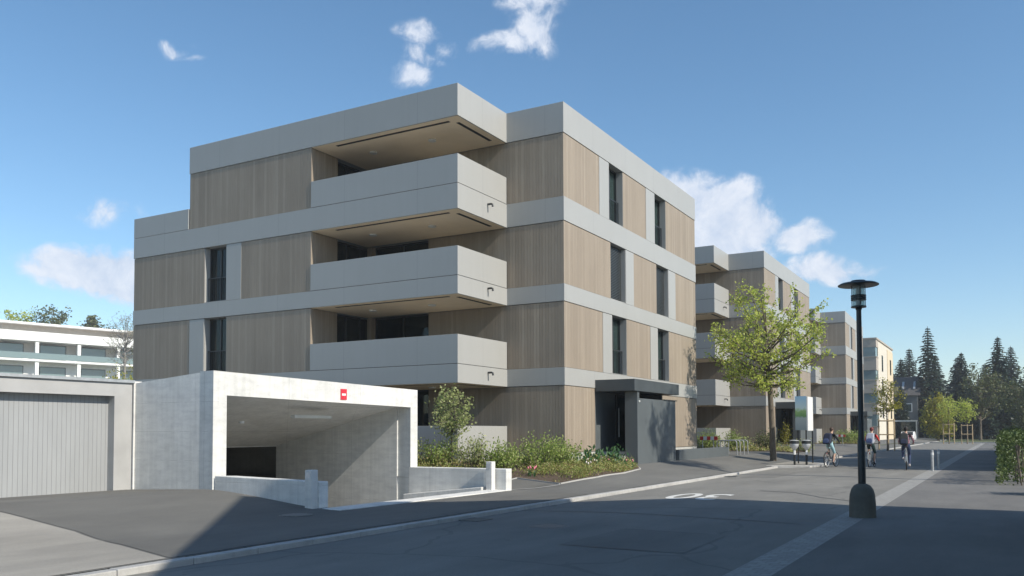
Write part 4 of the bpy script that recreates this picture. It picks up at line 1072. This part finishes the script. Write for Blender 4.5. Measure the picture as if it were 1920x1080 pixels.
for x in (-1.8, 1.7): MB().box(x, x+.14, 0, .14, -.2, 2.9).build('post', 'white_render', shd)
MB().box(-1.66, 1.7, .04, .09, .2, 2.9).build('pane', 'glass', shd)
# white car parked at the far end
car = empty('parked_car', (1.6, 99, GZ), 'small white car parked beyond the plaid shirted cyclist, far down the street', 'car', rz=math.pi)
cb = MB(); prof = [(-2.0, .35), (2.0, .35), (2.05, .62), (1.9, .82), (1.05, .95), (.45, 1.42), (-1.2, 1.45), (-1.85, 1.0), (-2.05, .8)]
n = len(prof); cb.add([(-.82+.06*(1 if z > 1.2 else 0), x, z) for x, z in prof]+[(.82-.06*(1 if z > 1.2 else 0), x, z) for x, z in prof], [tuple(range(n)), tuple(range(2*n-1, n-1, -1))]+[(i, n+i, n+(i+1) % n, (i+1) % n) for i in range(n)])
cb.build('body', 'car_white', car, bevel=.05)
gl = MB()
for sx in (-1, 1): gl.add([(sx*.80, .9, .97), (sx*.765, .42, 1.36), (sx*.765, -1.15, 1.38), (sx*.80, -1.6, 1.0)], [(0, 1, 2, 3)])
gl.build('side_window', 'frame', car)
MB().add([(-.68, -1.82, 1.03), (.68, -1.82, 1.03), (.62, -1.24, 1.44), (-.62, -1.24, 1.44)], [(0, 3, 2, 1)]).build('rear_window', 'frame', car, loc=(0, -.012, .012))
MB().add([(-.70, 1.10, .965), (.70, 1.10, .965), (.64, .50, 1.40), (-.64, .50, 1.40)], [(0, 1, 2, 3)]).build('windscreen', 'frame', car, loc=(0, .012, .012))
for sx in (-.6, .6): MB().box(sx-.12, sx+.12, 2.0, 2.06, .62, .74).build('headlight', 'steel', car)
for sx in (-.66, .66): MB().box(sx-.09, sx+.09, -2.06, -1.9, .68, .80).build('tail_light', 'red_paint', car)
for x in (-.75, .75):
    for yy in (-1.25, 1.3): MB().torus((x, yy, .31), .23, .085).build('wheel', 'tyre', car, smooth=True)
# white terraced apartment house far left
def ground_at(u, dist):   # a spot on the bearing of picture column u, dist metres away
    d = fw + rt*((u-960)/F_PX); d.z = 0; d.normalize(); p = CAM+d*dist; return p.x, p.y
hx, hy = ground_at(140, 172)
hm = MB(); n1, n2 = 40, 10
hm.add([(hx+95*(j/n2)*math.cos(2*math.pi*i/n1), hy+95*(j/n2)*math.sin(2*math.pi*i/n1), -3.4+10.0*(.5+.5*math.cos(math.pi*(j/n2)))) for j in range(n2+1) for i in range(n1)],
       [(j*n1+i, (j+1)*n1+i, (j+1)*n1+(i+1) % n1, j*n1+(i+1) % n1) for j in range(n2) for i in range(n1)])
structure(hm.build('hill', 'grass', smooth=True))
wx, wy = ground_at(150, 150)
wh = empty('white_terrace_house', (wx, wy, 4.7), 'white terraced apartment house with glass balconies beyond the grey garage', 'building', rz=math.atan2(math.cos(YAW+.72), -math.sin(YAW+.72))-math.pi/2+.12)
m = MB(); Wd = 26
m.box(-Wd, Wd, .0, 14, -6, 7.6); m.box(-Wd, Wd-3, 1.6, 14, 7.6, 10.0)
m.build('wall', 'white_render', wh)
for k, z in enumerate((3.7, 7.0, 10.0)):
    MB().box(-Wd-.4, Wd+.4, -2.2, 14, z, z+(.30 if k < 2 else .5)).build('floor_slab', 'white_paint', wh)
    if k < 2: MB().box(-Wd-.3, Wd+.3, -2.15, -2.1, z+.36, z+1.25).build('glass_railing', 'glass_pale', wh)
MB().box(-Wd-.42, Wd+.42, -2.25, -2.05, 10.5, 11.4).build('roof_parapet', 'white_paint', wh)
for z in (4.2, 7.5, .8):
    for x in range(-24, 24, 6):
        f = MB().box(x, x+3.8, -.06+(1.6 if z > 7.55 else 0), .02, z, z+2.2).build('window', 'frame', wh); MB().box(x+.1, x+3.7, -.075, -.061, z+.1, z+2.1).build('pane', 'glass_pale', f)
for x in range(-25, 26, 6): MB().box(x-.25, x+.25, -2.0, -1.6, 0, 10.0).build('column', 'white_paint', wh)
MB().box(-10, 20, 4, 10, 10.5, 13.0).build('penthouse', 'beige_cladding', wh)
MB().box(-11, 21, 2.6, 11, 13.0, 13.3).build('penthouse_roof', 'white_paint', wh)
MB().lathe([(2.6, 12.6), (2.62, 12.62), (.1, 13.55), (.05, 13.6)], (9.5, .6, 0), 10).build('parasol', 'parasol', wh)
MB().tube([(9.5, .6, 10.4), (9.5, .6, 12.8)], .06, 6).build('parasol_pole', 'white_paint', wh)
MB().box(15, 21, -1.6, 1.5, 7.4, 12.6).build('stair_tower', 'orange_render', wh)
for i, (u, ds, h, kind, lab) in enumerate(((172, 185, 19.5, 'leaf_far', 'leafy tree behind the white terraced house, at the left'), (190, 190, 18.0, 'leaf_far', 'narrow tree behind the parasol of the white terraced house'),
     (90, 185, 21, 'leaf_far', 'big tree behind the white terraced house, far left'), (30, 188, 20, 'leaf_maple', 'lighter green tree behind the white terraced house, at the picture edge'))):
    x, y = ground_at(u, ds)
    crown_tree('background_tree', (x, y, 4.5), lab, 'tree', 90+i, h*.45, .3, (0, 0, h*.72), (2.4+2.0*(i > 1), 2.4+2.0*(i > 1), h*.3), 34, 3200, .50, kind, spread=1.0, group='trees behind the white house')
x, y = ground_at(233, 120)
crown_tree('bare_tree', (x, y, 2), 'bare branched tree between the white house and the timber building', 'tree', 99, 7.5, .2, (0, 0, 11.4), (3.2, 3.2, 3.6), 44, 500, .14, 'leaf_far', 'bark_grey', spread=1.2)
x, y = ground_at(228, 100)
shrub('hedge', (x, y, .8), 'clipped yellow green hedge below the white terraced house', 101, 6.9, 3.2, 90, 8000, .30, 'leaf_yellow', cat='hedge')

# ------------------------------------------------------------------ houses on the sunny side, out of the picture to the right; their shade falls on the street
def gable_house(loc, w_, dp, ze, za, lab):
    e = empty('gabled_house', loc, lab, 'house', 'houses on the right side of the street')
    MB().box(0, dp, -w_/2, w_/2, -.3, ze).build('wall', 'white_render', e)
    r_ = MB(); r_.add([(0, -w_/2, ze), (0, w_/2, ze), (0, 0, za), (dp, -w_/2, ze), (dp, w_/2, ze), (dp, 0, za)], [(0, 1, 2), (3, 5, 4), (0, 2, 5, 3), (1, 4, 5, 2), (0, 3, 4, 1)])
    r_.build('roof', 'roof_tile', e)
    for y in (-w_*.28, 0, w_*.28):
        for z in (.9, 3.4):
            f = MB().box(-.05, .02, y-.55, y+.55, z, z+1.4).build('window', 'frame', e); MB().box(-.06, -.051, y-.45, y+.45, z+.1, z+1.3).build('pane', 'glass', f)
    return e
gable_house((14.2, -15.0, GZ), 14.8, 10, 5.95, 11.65, 'white gabled house right of the camera, outside the picture')
gable_house((14.4, 19.4, GZ), 17.0, 10, 4.6, 11.2, 'white gabled house on the right side, across from the first drive')
lb = empty('row_house', (14.6, 36.0, GZ), 'long white house on the right side, across from the second building', 'house')
MB().box(0, 9, -9.4, 13, -.3, 7.6).build('wall', 'white_render', lb)
MB().box(-.3, 9.3, -9.7, 13.3, 7.6, 7.9).build('roof', 'roof_tile', lb)
for y in range(-8, 12, 4):
    f = MB().box(-.05, .02, y, y+1.2, 1.2, 2.8).build('window', 'frame', lb); MB().box(-.06, -.051, y+.1, y+1.1, 1.3, 2.7).build('pane', 'glass', f)
def long_hedge(x0, x1, y0, y1, h, lab, seed, n):
    g_ = np.random.default_rng(seed); e = empty('hedge', ((x0+x1)/2, (y0+y1)/2, -.52), lab, 'hedge')
    w2, l2 = (x1-x0)/2, (y1-y0)/2
    p = np.stack([g_.uniform(-w2, w2, n), g_.uniform(-l2, l2, n), g_.uniform(.02, h, n)], 1)
    k = g_.integers(0, 3, n); p[k == 0, 0] = -w2+g_.normal(size=(k == 0).sum())*.06; p[k == 1, 2] = h+g_.normal(size=(k == 1).sum())*.07
    p[:, 0] += .06*np.sin(p[:, 1]*2.1); p[:, 2] += .05*np.sin(p[:, 1]*1.3)
    quads('foliage', p, rnd_unit(g_, n)+np.array([-.3, 0, .5]), rnd_unit(g_, n), .085*g_.uniform(.7, 1.4, n), .05*g_.uniform(.7, 1.3, n), 'leaf_hedge', e)
    tk = MB()
    for i in range(int(2*l2/.6)): tk.tube([(g_.normal()*.1, -l2+.3+.6*i, -.1), (g_.normal()*.1, -l2+.3+.6*i, h*.8)], .02, 5)
    tk.build('stem', 'bark', e)
mk_leaf('leaf_hedge', [(.05, .085, .02), (.08, .12, .03), (.11, .15, .04)], .25)
long_hedge(12.7, 13.6, 1.5, 22, 1.35, 'clipped green hedge along the right pavement, nearer stretch', 301, 12000)
long_hedge(12.7, 13.6, 25, 60, 1.5, 'clipped green hedge along the right pavement, farther stretch', 302, 9000)
hg = shrub('hedge', (13.9, -2.0, GZ), 'garden hedge along the right pavement', 111, 1.3, .7, 60, 2200, .09, 'leaf_shrub', cat='hedge')

# ------------------------------------------------------------------ cyclists
def skin_body(name, chains, radii, matfn, mats, parent):
    verts, edges, rad, idx, seg = [], [], [], {}, []
    for ch in chains:
        prev = None
        for key, p, r in ch:
            if key not in idx:
                idx[key] = len(verts); verts.append(p); rad.append(r)
            i = idx[key]
            if prev is not None and (prev, i) not in edges: edges.append((prev, i))
            prev = i
    me = bpy.data.meshes.new(name); me.from_pydata(verts, edges, [])
    o = bpy.data.objects.new(name, me); col.objects.link(o)
    sk = o.modifiers.new('skin', 'SKIN'); sk.use_smooth_shade = True; sk.branch_smoothing = .6
    for i, r in enumerate(rad):
        me.skin_vertices[0].data[i].radius = r if isinstance(r, tuple) else (r, r)
    me.skin_vertices[0].data[idx['pelvis']].use_root = True
    ss = o.modifiers.new('sub', 'SUBSURF'); ss.levels = 1; ss.render_levels = 1
    bpy.context.view_layer.update()
    nm = bpy.data.meshes.new_from_object(o.evaluated_get(bpy.context.evaluated_depsgraph_get()))
    bpy.data.objects.remove(o); nm.name = name
    nm.materials.clear()
    for m in mats: nm.materials.append(MATS[m])
    keys = list(idx); pos = [Vector(v) for v in verts]
    E_ = [(keys[a], keys[b], pos[a], pos[b]) for a, b in edges]
    for pl_ in nm.polygons:
        c = pl_.center; best = None
        for (ka, kb_, a, b) in E_:
            t_ = max(0, min(1, (c-a).dot(b-a)/max(1e-9, (b-a).length_squared))); d_ = (c-a.lerp(b, t_)).length
            if best is None or d_ < best[0]: best = (d_, ka, kb_, t_)
        pl_.material_index = matfn(best[1], best[2], best[3], c); pl_.use_smooth = True
    q = bpy.data.objects.new(name, nm); col.objects.link(q); q.parent = parent
    return q
def bicycle(loc, rz, frame_mat, label, sc=1.0):
    e = empty('bicycle', loc, label, 'bicycle', 'bicycles ridden down the street', rz); e.scale = (sc,)*3
    Rw = .335
    for y in (-.50, .55):
        w_ = MB().torus((0, y, Rw), Rw-.022, .022, 32, 8).build('wheel', 'tyre', e, smooth=True)
        MB().torus((0, y, Rw), Rw-.05, .011, 32, 6).build('rim', 'steel', w_, smooth=True)
        s_ = MB()
        for k in range(14):
            a = 2*math.pi*k/14; s_.tube([(.02*(-1)**k, y, Rw), (0, y+(Rw-.06)*math.cos(a), Rw+(Rw-.06)*math.sin(a))], .0025, 4, cap=False)
        s_.tube([(-.05, y, Rw), (.05, y, Rw)], .02, 8); s_.build('spokes', 'steel', w_)
    f = MB(); bb = (0, -.06, .29); sd_ = (0, -.20, .84); hb = (0, .36, .82); hl_ = (0, .39, .66)
    f.tube([bb, sd_], .018, 8); f.tube([sd_, hb], .018, 8); f.tube([bb, hl_], .020, 8); f.tube([hb, hl_], .022, 8)
    for s_ in (-1, 1):
        f.tube([(s_*.045, -.50, Rw), (s_*.03, -.06, .29)], .011, 6); f.tube([(s_*.045, -.50, Rw), (s_*.02, -.19, .80)], .010, 6)
        f.tube([(s_*.035, .41, .60), (s_*.045, .47, .48), (s_*.045, .55, Rw)], .013, 6)
    f.tube([(-.05, .41, .62), (.05, .41, .62)], .016, 6)
    f.build('frame', frame_mat, e, smooth=True)
    MB().tube([(0, -.20, .84), (0, -.225, .95)], .014, 8).build('seat_post', 'steel', e)
    MB().ellip((0, -.25, .965), (.075, .14, .03), 12, 6).build('saddle', 'tyre', e, smooth=True)
    h = MB(); h.tube([(0, .37, .82), (0, .36, 1.02), (0, .40, 1.05)], .014, 8); h.tube([(-.30, .32, 1.07), (-.16, .40, 1.06), (0, .41, 1.05), (.16, .40, 1.06), (.30, .32, 1.07)], .013, 8)
    h.build('handlebar', 'frame_black', e, smooth=True)
    c = MB(); c.tube([(-.03, -.06, .29), (.03, -.06, .29)], .085, 18); c.tube([(.06, -.06, .29), (.07, .01, .14)], .010, 6); c.tube([(-.06, -.06, .29), (-.07, -.13, .44)], .010, 6)
    c.build('crank', 'steel', e)
    MB().box(.07, .16, -.02, .05, .125, .145).build('pedal', 'tyre', e); MB().box(-.16, -.07, -.17, -.10, .43, .45).build('pedal', 'tyre', e)
    MB().box(-.03, .03, -.535, -.52, .60, .66).build('rear_reflector', 'red_paint', e)
    g_ = MB(); pts = [(0, -.5+(Rw+.03)*math.cos(a), Rw+(Rw+.03)*math.sin(a)) for a in [R(x) for x in range(40, 175, 12)]]
    g_.tube(pts, .018, 6); g_.build('mudguard', frame_mat, e, smooth=True)
    return e
def cyclist(loc, rz, look, label, sc=1.0):
    e = empty('person', loc, label, 'person', 'cyclists riding down the street', rz); e.scale = (sc,)*3
    ch = [[('pelvis', (0, -.22, 1.03), (.155, .12)), ('waist', (0, -.14, 1.18), (.135, .105)), ('chest', (0, -.03, 1.36), (.165, .115)), ('neckbase', (0, .05, 1.49), (.085, .075)), ('neck', (0, .09, 1.555), .055), ('jaw', (0, .125, 1.63), (.066, .078)), ('head', (0, .125, 1.70), (.076, .094)), ('crown', (0, .115, 1.765), (.055, .07))]]
    ch.append([('jaw', (0, .125, 1.63), .06), ('nose', (0, .222, 1.665), .014)])
    for s_ in (-1, 1):
        S = 'R' if s_ > 0 else 'L'
        low = s_ > 0
        hip = (s_*.095, -.20, .99)
        knee = (s_*.125, .10, .62) if low else (s_*.135, .17, .80)
        ank = (s_*.115, -.05, .24) if low else (s_*.12, -.17, .52)
        toe = (s_*.12, .12, .155) if low else (s_*.125, .0, .46)
        ch.append([('pelvis', (0, -.22, 1.03), .14), ('hip'+S, hip, .098), ('thigh'+S, tuple((Vector(hip)*.5+Vector(knee)*.5)+Vector((0, 0, .015))), .082), ('knee'+S, knee, .058), ('calf'+S, tuple(Vector(knee).lerp(Vector(ank), .33)+Vector((0, -.018, 0))), .056), ('ankle'+S, ank, .036), ('heel'+S, tuple(Vector(ank)+Vector((0, -.03, -.055))), .038), ('ball'+S, tuple(Vector(toe)+Vector((0, -.02, 0))), .040), ('toe'+S, tuple(Vector(toe)+Vector((0, .055, -.004))), .028)])
        sh = (s_*.185, .02, 1.44); el = (s_*.285, .17, 1.20); wr = (s_*.275, .30, 1.11); pm = (s_*.272, .345, 1.098)
        ch.append([('chest', (0, -.03, 1.36), .14), ('shoulder'+S, sh, .066), ('uparm'+S, tuple(Vector(sh).lerp(Vector(el), .5)), .052), ('elbow'+S, el, .042), ('forearm'+S, tuple(Vector(el).lerp(Vector(wr), .35)), .040), ('wrist'+S, wr, .027), ('palm'+S, pm, (.036, .022))])
        for k in range(4):
            o_ = (k-1.5)*.021; l_ = (.030, .036, .034, .027)[k]
            a = Vector(pm)+Vector((o_, .028, .004)); b = a+Vector((0, l_*.9, -.004)); c = b+Vector((0, -.004, -.030))
            ch.append([('palm'+S, pm, .03), ('f%d'%k+S+'a', tuple(a), .010), ('f%d'%k+S+'b', tuple(b), .009), ('f%d'%k+S+'c', tuple(c), .008)])
        a = Vector(pm)+Vector((-s_*.040, .005, -.012)); b = a+Vector((0, .026, -.014))
        ch.append([('palm'+S, pm, .03), ('t'+S+'a', tuple(a), .011), ('t'+S+'b', tuple(b), .009)])
        ch.append([('head', (0, .125, 1.70), .07), ('ear'+S, (s_*.088, .115, 1.68), .014)])
    top, bot, shoe, longleg, longarm = look['top'], look['bottom'], look['shoe'], look['long'], look['sleeve']
    def mf(a, b, t_, c):
        k = {a, b}; st = ' '.join(k)
        if any(x in st for x in ('heel', 'ball', 'toe')): return 3
        if 'ankle' in st: return 2 if longleg else 0
        if 'calf' in st: return 2 if longleg else 0
        if 'knee' in st: return 2 if (longleg or 'thigh' in st) else 0
        if 'thigh' in st or 'hip' in st: return 2
        if any(x in st for x in ('palm', 'f0', 'f1', 'f2', 'f3')) or any(x.startswith('t'+q) for x in k for q in 'LR' if x[1:2] in 'LR' and x[0] == 't'): return 0
        if 'wrist' in st or 'forearm' in st: return 1 if longarm else 0
        if 'jaw' in st or 'head' in st or 'crown' in st or 'nose' in st or 'ear' in st or k == {'neck', 'neckbase'}: return 0
        if k == {'pelvis', 'waist'}: return 2 if c.z < 1.07 else 1
        return 1
    skin_body('body', ch, None, mf, ['skin', top, bot, shoe], e)
    hr = MB(); hr.ellip((0, .108, 1.725), (.090, .105, .080), 16, 10)
    hr.v = [(x, y-(.012 if z < 1.70 else 0), z-(.05 if (y < .06 and z < 1.72) else 0)) for x, y, z in hr.v]
    hr.build('hair' if not look.get('helmet') else 'helmet', look['hair'], e, smooth=True)
    for s_ in (-1, 1): MB().ellip((s_*.032, .207, 1.69), (.013, .008, .009), 8, 6).build('eye', 'eye_white', e, smooth=True)
    MB().box(-.025, .025, .198, .206, 1.622, 1.630).build('mouth', 'red_paint', e)
    bp = empty('backpack', loc, look['bag_label'], 'backpack', 'backpacks worn by the cyclists', rz); bp.scale = (sc,)*3
    m = MB(); ax = Vector((0, .17, .33)).normalized()
    bx = look.get('bagx', 0)
    def bag(cx, w_, d_, z0, z1, off):
        p0 = Vector((cx, -.30-off, z0)); k = .32
        pts = []
        for (zz, f_) in ((z0, .82), (z0+.06, 1), (z0+(z1-z0)*.6, 1), (z1-.05, .9), (z1, .6)):
            yb = -.16+(zz-1.12)*.45
            for (a, b) in ((-1, 0), (1, 0), (1, 1), (-1, 1)):
                pts.append((cx+a*w_/2*f_, yb-off-d_*f_*b, zz))
        fs = [(i*4+j, i*4+(j+1) % 4, (i+1)*4+(j+1) % 4, (i+1)*4+j) for i in range(4) for j in range(4)]+[(3, 2, 1, 0), (16, 17, 18, 19)]
        return pts, fs
    m.add(*bag(bx, .34, .20, 1.04, 1.54, .10)); m.build('bag_body', look['bag'], bp, bevel=.04)
    m = MB(); m.add(*bag(bx, .25, .05, 1.10, 1.30, .305)); m.build('front_pocket', look['bag2'], bp, bevel=.015)
    st = MB()
    for s_ in (-1, 1): st.tube([(bx+s_*.10, -.14, 1.45), (s_*.125, -.01, 1.52), (s_*.13, .10, 1.44), (s_*.15, .09, 1.28), (bx+s_*.14, -.16, 1.14)], .016, 6)
    st.build('strap', look['bag'], bp)
    return e
RZ = -.515
cyclist((6.42, 12.2, RZ), R(-12), dict(top='cloth_dark', bottom='cloth_aqua', shoe='shoe_dark', long=False, sleeve=True, hair='hair_brown', bag='cloth_navy', bag2='cloth_blue', bagx=-.05, bag_label='navy blue backpack on the cyclist in pale shorts'), 'person in a dark top and pale blue shorts cycling away beside the litter bins', .93)
bicycle((6.42, 12.2, RZ), R(-12), 'frame_black', 'dark bicycle under the rider in pale blue shorts', .93)
cyclist((7.92, 12.9, RZ), R(-4), dict(top='cloth_red', bottom='cloth_green', shoe='shoe_dark', long=False, sleeve=False, hair='hair_red', helmet=True, bag='cloth_grey', bag2='cloth_blue', bag_label='grey backpack on the cyclist in the red shirt'), 'person in a red shirt cycling away, partly hidden by the lamp post', .93)
bicycle((7.92, 12.9, RZ), R(-4), 'frame_silver', 'silver bicycle of the red shirted rider behind the lamp post', .93)
cyclist((9.42, 11.0, RZ), R(5), dict(top='cloth_plaid', bottom='cloth_denim', shoe='shoe_white', long=True, sleeve=True, hair='hair_dark', bag='cloth_dark', bag2='cloth_navy', bagx=-.08, bag_label='black backpack on the cyclist in the plaid shirt'), 'person in a plaid shirt and dark jeans cycling away near the right kerb', .93)
bicycle((9.42, 11.0, RZ), R(5), 'frame_silver', 'bicycle of the plaid shirted rider near the right kerb', .93)

# ------------------------------------------------------------------ thin spring haze over the whole place
hz = MB().box(-330, 130, -110, 330, -4.4, 34)
hz = hz.build('haze', 'haze_air' if 'haze_air' in MATS else 'core')
hm_ = bpy.data.materials.new('haze_air'); hm_.use_nodes = True
for n_ in list(hm_.node_tree.nodes):
    if n_.type == 'BSDF_PRINCIPLED': hm_.node_tree.nodes.remove(n_)
pv = hm_.node_tree.nodes.new('ShaderNodeVolumePrincipled'); pv.inputs['Density'].default_value = .0006; pv.inputs['Color'].default_value = (.90, .95, 1, 1)
hm_.node_tree.links.new(pv.outputs[0], [n_ for n_ in hm_.node_tree.nodes if n_.type == 'OUTPUT_MATERIAL'][0].inputs['Volume'])
hz.data.materials.clear(); hz.data.materials.append(hm_)
tag(hz, 'thin pale haze in the air over the street', 'haze', kind='stuff')
